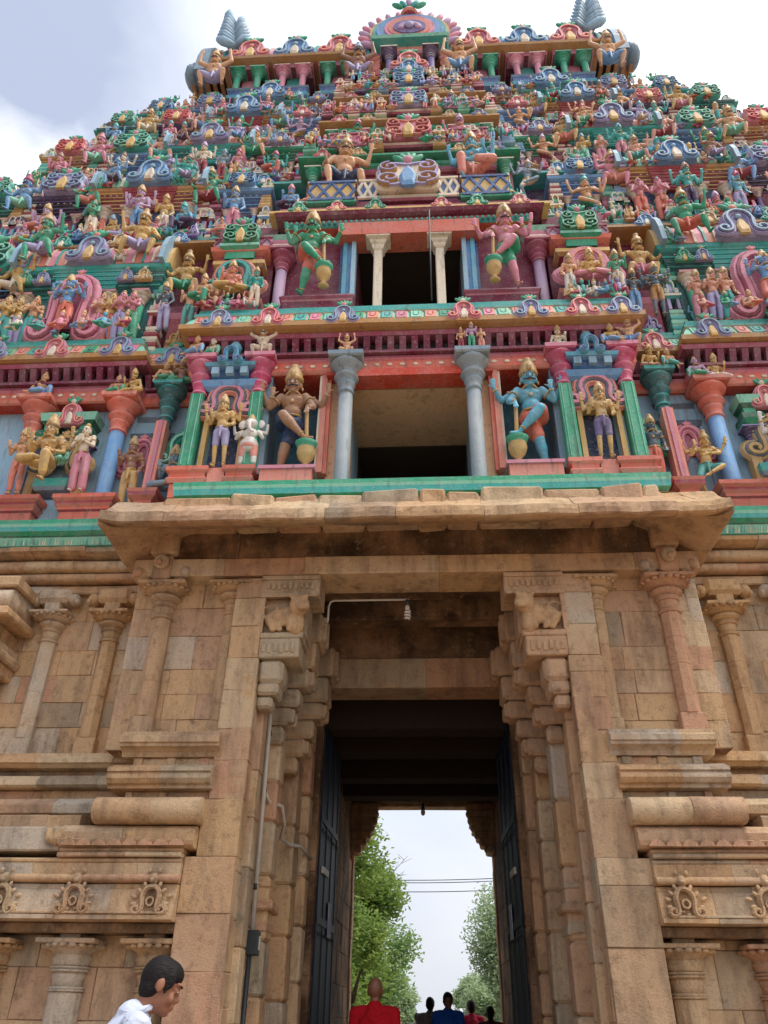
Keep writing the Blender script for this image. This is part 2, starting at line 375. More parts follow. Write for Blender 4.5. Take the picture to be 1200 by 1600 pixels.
def inst(me, name, parent, loc=(0, 0, 0), rot=(0, 0, 0), sc=(1, 1, 1), color=None):
    o = bpy.data.objects.new(name, me); COL.objects.link(o); o.location = loc; o.rotation_euler = rot; o.scale = sc
    if parent: o.parent = parent
    if color: o.color = lin(HEX[color]) if isinstance(color, str) else color
    return o
def voxmesh(mb, name, vox, smooth=2, mat=None):
    o = bpy.data.objects.new('tmp', mb.mesh('tmp')); COL.objects.link(o)
    r = o.modifiers.new('r', 'REMESH'); r.mode = 'VOXEL'; r.voxel_size = vox; r.use_smooth_shade = True
    if smooth: q = o.modifiers.new('s', 'SMOOTH'); q.iterations = smooth; q.factor = .5
    dg = bpy.context.evaluated_depsgraph_get(); dg.update()
    me = bpy.data.meshes.new_from_object(o.evaluated_get(dg)); me.name = name
    me.materials.clear(); me.materials.append(MAT[mat or mb.mats[0]])
    if 'tint' in me.attributes: me.attributes.remove(me.attributes['tint'])
    a = me.attributes.new('tint', 'FLOAT', 'FACE'); a.data.foreach_set('value', [.6]*len(me.polygons))
    me.polygons.foreach_set('use_smooth', [True]*len(me.polygons))
    bpy.data.objects.remove(o); return me

# ------------------------------------------------------------ ornaments
def omega_path(n=14, leg=0.):
    pts = []
    for i in range(n+1):
        t = i/n; a = -2*math.pi*1.15*(1-t); r = .045+.095*t
        pts.append((-.35+r*math.cos(a), .17+r*math.sin(a)))
    for p in [(-.205, .27+leg*.5), (-.215, .38+leg), (-.235, .50+leg), (-.215, .63+leg), (-.15, .74+leg), (-.07, .79+leg), (0, .805+leg)]: pts.append(p)
    return pts+[(-x, z) for x, z in pts[::-1][1:]]
def omega(mb, cx, y, z, w_, h_, A, B, C, leg=0., k=1.):
    P = [(cx+x*w_, z+v*h_) for x, v in omega_path(leg=leg)]
    if k > 1: mb.prism([(cx-.34*w_, z+.2*h_), (cx-.36*w_, z+.62*h_), (cx-.2*w_, z+.86*h_), (cx, z+.93*h_), (cx+.2*w_, z+.86*h_), (cx+.36*w_, z+.62*h_), (cx+.34*w_, z+.2*h_)], y+.02, y+.08, B)
    mb.ribbon(P, y, .20*w_*k, .05*w_, A); mb.ribbon(P, y-.03*w_, .12*w_*k, .04*w_, B); mb.ribbon(P, y-.05*w_, .055*w_*k, .045*w_, C)
def leafcrown(mb, cx, y, z, s_, A='green', B='pink'):
    mb.ell((cx, y, z+.1*s_), (.11*s_, .09*s_, .1*s_), B, 10)
    for a in (-1, -.45, .45, 1):
        mb.ell((cx+a*.13*s_, y-.03*s_, z+.13*s_+(1-abs(a))*.04*s_), (.05*s_, .045*s_, .13*s_), A, 8, Matrix.Rotation(a*.7, 4, 'Y').to_quaternion())
    mb.ell((cx, y, z+.25*s_), (.05*s_, .05*s_, .1*s_), A, 8)
SCH = {'lav': ('lav', 'lavdk', 'paleblue'), 'pink': ('pink', 'magenta', 'salmon'), 'green': ('green', 'greendk', 'mint'), 'blue': ('blue', 'bluedk', 'paleblue'),
       'yellow': ('yellow', 'ochre', 'cream'), 'teal': ('teal', 'tealdk', 'mint'), 'salmon': ('pink', 'maroonlt', 'salmon'), 'cream': ('cream', 'ochre', 'lav')}
KM = {}
def kudu_mesh(s_, fin=True):
    if (s_, fin) in KM: return KM[(s_, fin)]
    A, B, C = SCH[s_]; mb = MB()
    pl = [(-.46, 0), (.46, 0), (.5, .18), (.4, .34), (.33, .36), (.33, .62), (.22, .8), (0, .9), (-.22, .8), (-.33, .62), (-.33, .36), (-.4, .34), (-.5, .18)]
    mb.prism(pl, -.06, .12, A, inset=.06)
    omega(mb, 0, -.06, 0, 1, .98, A, B, C, k=.95)
    mb.prism([(-.09, 0), (.09, 0), (.12, .2), (.06, .42), (0, .5), (-.06, .42), (-.12, .2)], -.14, -.05, 'cream' if s_ in ('pink', 'blue', 'teal') else 'yellow', inset=.3)
    mb.ell((0, -.1, .58), (.07, .05, .07), C, 8)
    if fin: leafcrown(mb, 0, -.02, .86, 1.15, 'green' if s_ != 'green' else 'teal', 'salmon' if s_ in ('lav', 'blue') else 'cream')
    KM[(s_, fin)] = mb.mesh('kudu_'+s_); return KM[(s_, fin)]
BK = {}
def bigkudu_mesh(s_, inner='yellow'):
    if (s_, inner) in BK: return BK[(s_, inner)]
    A, B, C = SCH[s_]; mb = MB(); n = 44; pl = []
    for i in range(n):
        a = 2*math.pi*i/n; c_, q = math.cos(a), math.sin(a)
        r = .62+.10*math.cos(4*a+math.pi)+.09*abs(c_); pl.append((r*c_*.82, .42+r*q*.62))
    mb.prism(pl, -.08, .14, A, inset=.07)
    mb.ribbon([(x*.9, .42+(z-.42)*.9) for x, z in pl], -.08, .05, .04, C, True)
    for sx in (-1, 1):
        for cz, rr, d in ((.24, .19, 1), (.6, .16, -1)):
            pts = []
            for i in range(20):
                t = i/19; a = d*2*math.pi*1.4*(1-t)+math.pi/2*(1 if d < 0 else -1); r = .03+rr*t
                pts.append((sx*(.30+r*math.cos(a)*.95), cz+r*math.sin(a)*.8))
            mb.ribbon(pts, -.08, .06, .06, B); mb.ribbon(pts, -.11, .03, .05, C)
    mb.prism([(-.1, 0), (.1, 0), (.14, .3), (.07, .5), (0, .62), (-.07, .5), (-.14, .3)], -.16, -.07, inner, inset=.3)
    leafcrown(mb, 0, -.02, .84, 1.2); 
    BK[(s_, inner)] = mb.mesh('big_kudu_'+s_); return BK[(s_, inner)]
CM = {}
def cone_mesh(A, B):
    """small bell-shaped shrine finial"""
    if (A, B) in CM: return CM[(A, B)]
    mb = MB(); mb.box(-.3, .3, -.25, .2, 0, .1, B); mb.box(-.24, .24, -.2, .2, .1, .17, A)
    mb.lathe(0, 0, [(.27, .17), (.34, .24), (.33, .36), (.25, .52), (.14, .66), (.09, .72), (.12, .77), (.07, .84), (.02, 1.0)], A, 12, 1, .8)
    P = [(x*.5, .18+z*.5) for x, z in omega_path(8)]
    mb.ribbon(P, -.26, .1, .05, B); mb.ribbon(P, -.29, .045, .03, A)
    CM[(A, B)] = mb.mesh('finial_'+A); return CM[(A, B)]
CAPM = {}
def column(mb, x, y, z0, z1, r, shaft, cap, sq=False, edge='cream', caph=None):
    """round or square column with a flared temple capital and square abacus"""
    h = z1-z0; ch = caph or min(.32*h, 4.6*r); zc = z1-ch; n = 16; rot = 0
    if sq: mb.box(x-r*.95, x+r*.95, y-r*.95, y+r*.95, z0, zc, shaft)
    else: mb.lathe(x, y, [(r*1.05, z0), (r, z0+.05*h), (r, zc)], shaft, n)
    mb.lathe(x, y, [(r*1.02, zc), (r*1.18, zc+.03*ch), (r*1.18, zc+.07*ch, edge), (r*1.02, zc+.1*ch), (r*1.12, zc+.2*ch), (r*1.3, zc+.28*ch), (r*1.3, zc+.31*ch, edge), (r*1.1, zc+.34*ch),
                    (r*1.6, zc+.42*ch), (r*1.75, zc+.47*ch), (r*1.6, zc+.53*ch), (r*1.2, zc+.57*ch, edge), (r*1.7, zc+.66*ch), (r*2.15, zc+.76*ch), (r*2.35, zc+.82*ch), (r*2.25, zc+.86*ch, edge)], cap, n)
    mb.ring(x-r*2.2, x+r*2.2, y-r*2.2, y+r*2.2, [(0, zc+.86*ch), (r*.2, zc+.9*ch), (r*.25, z1, edge)], cap)

# ------------------------------------------------------------ figures
def hand(mb, Wp, d, side, s_=1., vox=.014, curl=.0):
    Wp = Vector(Wp); d = Vector(d).normalized(); side = Vector(side); side = (side-d*side.dot(d)).normalized(); nrm = d.cross(side)
    pc = Wp+d*.05*s_; q = Matrix((side, nrm, d)).transposed().to_quaternion()
    mb.ell(pc, (.04*s_, .022*s_, .052*s_), 'obj', 10, q)
    for i, (o, ln) in enumerate(((-.03, .062), (-.01, .075), (.01, .07), (.03, .055))):
        a = Wp+d*.085*s_+side*o*s_; m = a+(d+side*o*4).normalized()*ln*.55*s_; e = m+(d+nrm*curl+side*o*4).normalized()*ln*.5*s_
        mb.caps(a, m, .0125*s_, .0115*s_, 'obj', 7); mb.caps(m, e, .0115*s_, .009*s_, 'obj', 7)
    a = Wp+d*.03*s_+side*.035*s_; mb.caps(a, a+(d*.6+side).normalized()*.06*s_, .015*s_, .011*s_, 'obj', 7)
def head(mb, c, s_=1., look=0., beard=False):
    c = Vector(c); Q = Matrix.Rotation(look, 3, 'Z')
    def p(x, y, z): return c+Q @ Vector((x, y, z))*s_
    rz = Q.to_quaternion()
    mb.ell(p(0, .012, .025), (.082*s_, .098*s_, .1*s_), 'obj', 16, rz); mb.ell(p(0, -.022, -.05), (.06*s_, .068*s_, .075*s_), 'obj', 14, rz)
    mb.ell(p(0, -.07, -.098), (.026*s_, .024*s_, .022*s_), 'obj', 10); mb.caps(p(0, -.088, .02), p(0, -.115, -.03), .011*s_, .018*s_, 'obj', 8)
    mb.ell(p(0, -.094, -.066), (.026*s_, .014*s_, .011*s_), 'obj', 10); mb.ell(p(0, -.085, .035), (.06*s_, .02*s_, .012*s_), 'obj', 10, rz)
    for sx in (-1, 1): mb.ell(p(sx*.085, .01, -.01), (.014*s_, .03*s_, .042*s_), 'obj', 8, rz); mb.ell(p(sx*.042, -.066, -.04), (.024*s_, .024*s_, .028*s_), 'obj', 8)
def figure(name, P, C, H, arms, legs, gar='shorts', crown='tall', plump=1., hs=1.15, stache=False, look=0., mace=None, vox=.014, four=None, gdx=0., legk=1.):
    """one continuous remeshed body plus garment, crown and gilt ornament meshes. P pelvis, C chest, H head centre"""
    P, C, H = Vector(P), Vector(C), Vector(H); b = MB(); g = MB(); cr = MB(); orn = MB(); belt = MB(); bands = []; k = plump
    mid = (P+C)/2
    b.ell(P, (.145*k, .105*k, .11), 'obj'); b.ell(mid+Vector((0, -.01*k, 0)), (.125*k, .098*k, .14), 'obj'); b.ell(C+Vector((0, 0, .02)), (.16*k, .108*k, .15), 'obj')
    b.caps(C+Vector((-.12, .0, .1)), C+Vector((.12, 0, .1)), .075, .075)
    for sx in (-1, 1): b.ell(C+Vector((sx*.07, -.07*k, .04)), (.07, .05, .055), 'obj')
    nk = C+Vector((0, 0, .17)); b.caps(nk, H+Vector((0, .01, -.06)), .055, .048); head(b, H, hs, look)
    for i, (Sh, E, Wr, hd) in enumerate(arms):
        Sh, E, Wr = Vector(Sh), Vector(E), Vector(Wr)
        b.ell(Sh, (.068, .06, .065), 'obj'); b.caps(Sh, E, .056*k, .043*k); b.caps(E, Wr, .043*k, .029)
        hand(b, Wr, hd, (0, 0, 1) if abs(Vector(hd).normalized().z) < .7 else (1, 0, 0))
        q_ = MB(); q_.torus(Sh.lerp(E, .45), .058*k, .012, 'gold', E-Sh, 12); bands.append(('armlet', q_)); q_ = MB(); q_.torus(E.lerp(Wr, .86), .037, .012, 'gold', Wr-E, 12); bands.append(('bracelet', q_))
    for (Hp, K, A, T) in legs:
        Hp, K, A, T = map(Vector, (Hp, K, A, T))
        k = plump*legk
        b.caps(Hp, K, .088*k, .058*k); b.caps(K, K.lerp(A, .35), .056*k, .056*k); b.caps(K.lerp(A, .3), A, .056*k, .034); b.caps(A+Vector((0, .02, -.02)), T, .036, .026)
        q_ = MB(); q_.torus(K.lerp(A, .88), .042, .013, 'gold', A-K, 12); bands.append(('anklet', q_))
        if gar == 'dhoti': g.caps(Hp, K, .1*k, .085*k); g.caps(K, K.lerp(A, .75), .085*k, .07)
        elif gar == 'shorts': g.caps(Hp, Hp.lerp(K, .8), .099*k, .078*k)
        elif gar == 'skirt': g.caps(Hp, K, .11*k, .1*k); g.caps(K, K.lerp(A, .9), .1*k, .095)
    k = plump
    g.ell(P+Vector((0, 0, -.0)), (.158*k, .12*k, .115), 'obj'); g.caps(P+Vector((-.11*k, 0, .08)), P+Vector((.11*k, 0, .08)), .045, .045); g.caps(P+Vector((0, -.11*k, .06)), P+Vector((gdx, -.16*k, -.2)), .045, .025)
    orn.torus(C+Vector((0, -.02, .13)), .1, .014, 'gold', (0, .5, 1), 18, 1.1, .9); orn.torus(C+Vector((0, -.045*k, .07)), .12, .012, 'gold', (0, 1.1, 1), 20, 1.0, 1.05)
    orn.ell(C+Vector((0, -.115*k, -.02)), (.03, .015, .035), 'gold', 8); belt.torus(P+Vector((0, 0, .09)), .135*k, .018, 'gold', (0, 0, 1), 20, 1, .78)
    hx, hy, hz_ = H
    for sx in (-1, 1): q_ = MB(); q_.ell(H+Vector((sx*.1*hs, -.005, -.055*hs)), (.016, .016, .034), 'gold', 8); bands.append(('earring', q_))
    if crown == 'tall':
        cr.lathe(hx, hy+.01, [(.096*hs, hz_+.04*hs), (.108*hs, hz_+.07*hs), (.1*hs, hz_+.1*hs), (.09*hs, hz_+.11*hs), (.096*hs, hz_+.145*hs), (.078*hs, hz_+.165*hs), (.074*hs, hz_+.2*hs), (.05*hs, hz_+.215*hs), (.052*hs, hz_+.24*hs), (.04*hs, hz_+.27*hs), (.012, hz_+.285*hs)], 'obj', 14)
        cr.ell((hx, hy-.1*hs, hz_+.1*hs), (.03*hs, .02*hs, .05*hs), 'obj', 8)
    elif crown == 'short':
        cr.lathe(hx, hy+.01, [(.096*hs, hz_+.05*hs), (.106*hs, hz_+.08*hs), (.09*hs, hz_+.11*hs), (.08*hs, hz_+.15*hs), (.05*hs, hz_+.19*hs), (.045*hs, hz_+.22*hs), (.05*hs, hz_+.25*hs), (.01, hz_+.29*hs)], 'obj', 14)
    elif crown == 'bun':
        cr.ell((hx, hy+.03, hz_+.05*hs), (.09*hs, .09*hs, .085*hs), 'obj', 12); cr.ell((hx, hy+.05, hz_+.16*hs), (.05*hs, .05*hs, .05*hs), 'obj', 10)
    ey = MB(); Q = Matrix.Rotation(look, 3, 'Z')
    def p(x, y, z): return H+Q @ Vector((x, y, z))*hs
    rz = Q.to_quaternion()
    for sx in (-1, 1):
        ey.ell(p(sx*.034, -.082, .008), (.02*hs, .012*hs, .013*hs), 'white', 8); ey.ell(p(sx*.034, -.092, .008), (.009*hs, .006*hs, .01*hs), 'black', 6)
        ey.caps(p(sx*.012, -.1, .034), p(sx*.058, -.082, .036), .005*hs, .004*hs, 'black', 6)
    ey.ell(p(0, -.104, -.066), (.022*hs, .007*hs, .007*hs), 'red', 8)
    if stache:
        for sx in (-1, 1):
            ey.tube([p(0, -.112, -.048), p(sx*.03, -.108, -.056), p(sx*.06, -.09, -.048), p(sx*.072, -.08, -.03)], [.009*hs, .011*hs, .008*hs, .003], 'black', 6)
    out_ = dict(body=voxmesh(b, name+'_body', vox), garment=voxmesh(g, name+'_garment', vox*1.1), eyes=ey.mesh(name+'_eyes'), ornament=orn.mesh(name+'_ornament'), belt=belt.mesh(name+'_belt'), bands=[(a, q.mesh(name+'_'+a)) for a, q in bands])
    if cr.v: out_['crown'] = cr.mesh(name+'_crown')
    if mace:
        mm = MB(); x, y, z = mace
        mm.lathe(x, y, [(.07, 0), (.1, .03), (.05, .08), (.04, .12), (.11, .2), (.14, .3), (.13, .38), (.15, .42, 'green'), (.17, .47, 'green'), (.12, z-.02, 'green'), (.05, z)], 'obj', 16)
        mm.caps((x, y, z), (x-.02, y+.02, z+.58), .032, .028); out_['mace'] = mm.mesh(name+'_mace')
    return out_
def A2(E, W_, hd, y=0, z=1.42, x=.19): return [((-x, y, z), (-E[0], E[1], E[2]), (-W_[0], W_[1], W_[2]), (-hd[0], hd[1], hd[2])), ((x, y, z), E, W_, hd)]
def one(sx, S_, E, W_, hd): return ((sx*S_[0], S_[1], S_[2]), (sx*E[0], E[1], E[2]), (sx*W_[0], W_[1], W_[2]), (sx*hd[0], hd[1], hd[2]))
LEG = lambda dx=0: [((-.09, 0, .9), (-.11, -.03, .5), (-.11, 0, .08), (-.13, -.14, .03)), ((.09, 0, .9), (.11, -.03, .5), (.11, 0, .08), (.13, -.14, .03))]
REAR = A2((.36, .04, 1.24), (.4, -.03, 1.48), (0, -.2, 1), .03)
FIG = {}
FIG['stand'] = figure('stand', (0, 0, .93), (0, 0, 1.28), (0, -.02, 1.58), [one(-1, (.19, 0, 1.4), (.27, -.02, 1.15), (.24, -.2, 1.3), (0, -.2, 1)), one(1, (.19, 0, 1.4), (.27, .02, 1.13), (.24, -.12, .96), (0, -.6, -.8))], LEG(), 'dhoti')
FIG['four'] = figure('four', (0, 0, .93), (0, 0, 1.28), (0, -.02, 1.58), REAR+[one(-1, (.19, 0, 1.4), (.27, -.02, 1.13), (.22, -.2, 1.24), (0, -.2, 1)), one(1, (.19, 0, 1.4), (.27, .0, 1.12), (.2, -.18, 1.0), (-.3, -.6, -.3))], LEG(), 'shorts')
FIG['anjali'] = figure('anjali', (0, 0, .93), (0, 0, 1.28), (0, -.02, 1.58), A2((.25, -.08, 1.16), (.04, -.22, 1.24), (-.1, -.1, 1)), LEG(), 'skirt', 'bun')
GL = [((.05, .02, .92), (-.08, -.05, .52), (-.17, 0, .08), (-.22, -.13, .03)), ((-.12, 0, .94), (-.1, -.24, .95), (.22, -.24, .58), (.36, -.28, .53))]
FIG['guardian'] = figure('guardian', (-.03, 0, .94), (0, .02, 1.3), (0, -.04, 1.6), [one(-1, (.18, .03, 1.42), (.42, .03, 1.3), (.5, -.06, 1.54), (0, -.1, 1)), one(1, (.18, .03, 1.42), (.44, .03, 1.26), (.55, -.1, 1.42), (.1, -.1, 1)),
    one(-1, (.19, -.02, 1.4), (.36, -.05, 1.2), (.3, -.16, 1.36), (0, -.1, 1)), one(1, (.19, -.02, 1.4), (.33, -.1, 1.17), (.26, -.24, 1.08), (0, -.4, -.8))], GL, 'shorts', 'tall', 1.25, 1.4, True, mace=(.27, -.22, .5), vox=.013, legk=1.22)
FIG['lotus'] = figure('lotus', (0, 0, .14), (0, 0, .48), (0, -.02, .79), [one(-1, (.19, 0, .6), (.27, -.02, .36), (.24, -.2, .52), (0, -.2, 1)), one(1, (.19, 0, .6), (.28, 0, .33), (.2, -.24, .2), (-.4, -.7, -.1))],
    [((-.09, 0, .13), (-.38, -.2, .1), (.03, -.34, .09), (.14, -.34, .08)), ((.09, 0, .13), (.38, -.2, .1), (-.03, -.28, .1), (-.14, -.28, .1))], 'dhoti')
FIG['pendant'] = figure('pendant', (0, 0, .56), (0, 0, .9), (0, -.02, 1.21), A2((.36, .04, .86), (.4, -.03, 1.1), (0, -.2, 1), .03, 1.02)+[one(-1, (.19, 0, 1.02), (.28, -.02, .76), (.22, -.2, .92), (0, -.2, 1)), one(1, (.19, 0, 1.02), (.29, 0, .76), (.2, -.26, .66), (-.2, -.7, -.1))],
    [((-.09, 0, .55), (-.36, -.22, .55), (.0, -.34, .52), (.12, -.36, .5)), ((.09, 0, .55), (.18, -.4, .54), (.17, -.36, .1), (.18, -.5, .05))], 'dhoti')
FIG['sitguard'] = figure('sitguard', (0, 0, .5), (0, -.01, .86), (0, -.04, 1.18), [one(-1, (.2, 0, .98), (.36, -.05, .76), (.33, -.3, .6), (0, -.8, -.3)), one(1, (.2, 0, .98), (.4, -.02, .88), (.46, -.12, 1.14), (.1, -.2, 1))],
    [((-.1, 0, .5), (-.3, -.24, .47), (-.24, -.26, .1), (-.28, -.36, .05)), ((.1, 0, .5), (.28, -.26, .42), (.36, -.2, .08), (.42, -.3, .04))], 'shorts', 'short', 1.22, 1.3, True)
FIG['gana'] = figure('gana', (0, 0, .36), (0, 0, .68), (0, -.04, .99), A2((.4, -.02, .92), (.36, -.04, 1.2), (-.2, 0, 1), 0, .8), [((-.1, 0, .38), (-.32, -.14, .4), (-.26, -.06, .08), (-.3, -.16, .04)), ((.1, 0, .38), (.27, -.2, .36), (.24, -.1, .08), (.28, -.2, .04))], 'shorts', 'short', 1.2, 1.25, True)
FIG['dance'] = figure('dance', (0, 0, .82), (.03, 0, 1.16), (.05, -.03, 1.46), A2((.4, .02, 1.2), (.5, -.05, 1.44), (.1, -.1, 1), .02, 1.3)+[one(-1, (.17, -.02, 1.28), (.34, -.1, 1.08), (.28, -.26, 1.26), (0, 0, 1)), one(1, (.2, -.02, 1.28), (.3, -.15, 1.1), (-.02, -.3, 1.02), (-1, 0, -.3))],
    [((-.09, 0, .8), (-.24, -.12, .48), (-.08, 0, .08), (-.14, -.12, .03)), ((.09, 0, .8), (.28, -.26, .72), (-.08, -.34, .5), (-.18, -.36, .44))], 'shorts', 'short')
FIG['recline'] = figure('recline', (0, 0, .13), (.03, .0, .46), (.05, -.03, .77), [one(-1, (.17, 0, .58), (.3, .0, .34), (.36, -.06, .06), (-.2, -.4, -.2)), one(1, (.21, 0, .58), (.32, -.1, .4), (.3, -.26, .26), (.3, -.4, -.1))],
    [((-.08, 0, .13), (.12, -.36, .16), (-.22, -.36, .08), (-.34, -.38, .06)), ((.09, 0, .13), (.34, -.22, .34), (.36, -.3, .06), (.4, -.4, .04))], 'dhoti', 'bun')
FIG['flute'] = figure('flute', (0, 0, .93), (0, 0, 1.28), (0, -.02, 1.58), REAR+[one(-1, (.19, 0, 1.4), (.28, -.1, 1.24), (.1, -.22, 1.47), (1, -.1, .2)), one(1, (.19, 0, 1.4), (.34, -.1, 1.26), (.28, -.22, 1.46), (-.8, -.1, .4))],
    [((-.09, 0, .9), (-.11, -.03, .5), (-.11, 0, .08), (-.13, -.14, .03)), ((.09, 0, .9), (.16, -.12, .54), (-.06, -.14, .12), (-.1, -.24, .04))], 'dhoti')
POSE = dict(stand='standing deity', four='four-armed deity', anjali='woman with joined hands', guardian='four-armed door guardian', lotus='cross-legged seated deity', pendant='deity seated leg down',
            sitguard='seated guardian', gana='crouching bearer arms raised', dance='dancing deity', recline='reclining attendant', flute='flute-playing deity')
SKN = dict(green='green', blue='blue', flesh='tan', fleshpk='pale pink', pink='pink', yellow='golden', lav='lavender', brown='brown', bronze='bronze-brown', cream='cream', skyblue='sky-blue', bluegrey='grey-blue', slate='dark grey', teal='teal', lilac='lilac', white='white')
GN = dict(orange='orange', yellow='yellow', green='green', lav='lavender', pink='pink', red='red', blue='blue', navy='navy', cream='cream', salmon='salmon', magenta='magenta', teal='teal', orangered='red', purple='purple', skyblue='sky-blue', lavdk='violet', white='white', mint='mint')
STATS = []
def statue(pose, x, y, z, h, skin, gar, zone, rz=0., mir=False, crown='gold', where=None, full=1.75):
    """painted stucco figure standing free on its ledge; h = metres for a full standing height"""
    if z > 13 and crown == 'gold' and sr.random() < .6: crown = sr.choice(['brown', 'magenta', 'teal', 'lilac', 'pink', 'bluegrey'])
    s_ = h/full; o = empty('painted_statue', (x, y, z), rz, (-s_ if mir else s_, s_, s_)); o.rotation_euler = (R_(9), 0, rz)
    m = FIG[pose]
    if z < 12 and h > .9:
        for a, me in m['bands']: inst(me, a, o)
    for k in ('body', 'garment', 'crown', 'ornament', 'belt', 'eyes', 'mace'):
        if k not in m: continue
        if k == 'eyes' and h < 1.0 and z > 15: continue
        nm = {'eyes': 'painted_face', 'ornament': 'necklace'}.get(k, k)
        inst(m[k], nm, o, color={'body': skin, 'garment': gar, 'crown': crown, 'mace': 'yellow'}.get(k))
    STATS.append((o, pose, x, skin, gar, zone, where)); return o

# ------------------------------------------------------------ the gateway: one building
GATE = tag(empty('temple_gateway', (0, 0, 0)), 'tall painted temple gateway tower rising over a sandstone entrance with an open passage', 'gateway')
def prismx(mb, poly, x0, x1, mat, tint=None):
    n = len(poly); V = [(x0, y, z) for y, z in poly]+[(x1, y, z) for y, z in poly]
    Fs = [tuple(range(n))[::-1], tuple(n+i for i in range(n))]+[(i, (i+1) % n, n+(i+1) % n, n+i) for i in range(n)]
    mb.add(V, Fs, mat, False, tint)
def kudu(parent, x, y, z, w_, s_, tilt=.25, fin=True, big=False, inner='yellow'):
    me = bigkudu_mesh(s_, inner) if big else kudu_mesh(s_, fin)
    return inst(me, 'arch_ornament', parent, (x, y, z), (tilt*-1, 0, 0), (w_, w_, w_))
def finial(parent, x, y, z, w_, A, B, h=1.2):
    return inst(cone_mesh(A, B), 'finial', parent, (x, y, z), (0, 0, 0), (w_, w_, w_*h))
def lattice(mb, x0, x1, y, z0, z1, A, B):
    mb.box(x0, x1, y, y+.06, z0, z1, B); h = z1-z0; n = max(2, round((x1-x0)/h*1.6)); dx = (x1-x0)/n; t = h*.06
    for i in range(n):
        a = x0+i*dx
        for zz in (0, 1):
            za, zb = (z0, z1) if zz else (z1, z0)
            m_ = a+dx/2; zm = (z0+z1)/2
            for (p, q) in (((a, zm), (m_, za)), ((m_, za), (a+dx, zm))): mb.ribbon([p, q], y, t*2.2, .02, A)
    mb.ribbon([(x0, z0), (x1, z0)], y, t*2.4, .03, A); mb.ribbon([(x0, z1), (x1, z1)], y, t*2.4, .03, A)
def dentils(mb, x0, x1, y0, y1, z0, z1, A, B, pitch=.17):
    mb.box(x0, x1, y0+.13, y1, z0, z1, 'black', .2); n = max(1, round((x1-x0)/pitch)); d = (x1-x0)/n; h = z1-z0  # black backing paints the shade between the dentils
    for i in range(n):
        c = x0+(i+.5)*d; w_ = d*.27
        prismx(mb, [(y0+.12, z0), (y0+.02, z0), (y0-.0, z0+.12*h), (y0+.05, z0+.3*h), (y0+.01, z0+.62*h), (y0-.03, z1), (y0+.12, z1)], c-w_, c+w_, A)
    mb.box(x0-.02, x1+.02, y0-.03, y1, z0-.05, z0-.003, B)
TILEC = ['green', 'salmon', 'teal', 'pink', 'mint', 'salmon']
def cornice(parent, x0, x1, yf, yb, z0, z1, top='teal', edge='ochre', face='mint', kud=(), off=0., tiles=True, band='pink', tp=.21):
    """overhanging eave: yellow lip, sloping tiled face, painted top ledge"""
    mb = MB(); h = z1-z0; nx = max(2, int((x1-x0)/.35))
    mb.ring(x0, x1, yf+.16, yb, [(-.06, z0-.02*h), (.12, z0+.02*h, edge), (.17, z0+.05*h, edge), (.17, z0+.2*h, edge), (.13, z0+.24*h, edge), (.12, z0+.26*h, 'cream'), (.06, z0+.5*h, face), (0., z0+.7*h, face), (.03, z0+.72*h, 'cream'), (.03, z0+.8*h, top), (-.02, z0+.86*h, top), (-.02, z1, top)], edge, nx)
    if tiles:
        n = max(2, round((x1-x0)/tp)); d = (x1-x0)/n
        for i in range(n):
            c = x0+(i+.5)*d; w_ = d*.36; col = TILEC[(i*1+len(kud)) % 6] if face != 'lilac' else ('pink', 'lilac')[i % 2]
            V = []
            for (o, zz) in ((.125, .29), (.063, .68)):
                pass
            ya, yb_ = yf+.16-.118, yf+.16-.018; za, zb = z0+.29*h, z0+.67*h
            V = [(c-w_, ya, za), (c+w_, ya, za), (c+w_, yb_, zb), (c-w_, yb_, zb), (c-w_, ya-.012, za+.003), (c+w_, ya-.012, za+.003), (c+w_, yb_-.012, zb+.003), (c-w_, yb_-.012, zb+.003)]
            mb.add(V, [(4, 5, 6, 7), (0, 1, 5, 4), (1, 2, 6, 5), (2, 3, 7, 6), (3, 0, 4, 7)], col)
            if face != 'lilac':
                ks = .5
                U = [(c-w_*ks, .9), (c-w_*ks, .45), (c-w_*.2, .3), (c+w_*.2, .3), (c+w_*ks, .45), (c+w_*ks, .9)]
                P = [(ux, ya-.014+(yb_-ya)*uv, za+(zb-za)*uv) for ux, uv in U]
                mb.tube(P, .008, {'green': 'greendk', 'teal': 'tealdk', 'mint': 'green', 'salmon': 'red', 'pink': 'magenta'}[col], 4, False)
            e = c+d*.5
            if i < n-1:
                for kx in (-.2, .2): mb.add([(e+kx*d*.5-.008, ya-.006, za), (e+kx*d*.5+.008, ya-.006, za), (e+kx*d*.5+.008, yb_-.006, zb), (e+kx*d*.5-.008, yb_-.006, zb)], [(0, 1, 2, 3)], ('yellow', 'tealdk')[kx > 0])
    o = mb.build('cornice', parent, .008)
    for (kx, kw, ks) in kud: kudu(parent, kx, yf+.02, z0+.1*h, kw, ks, .18)
    return o
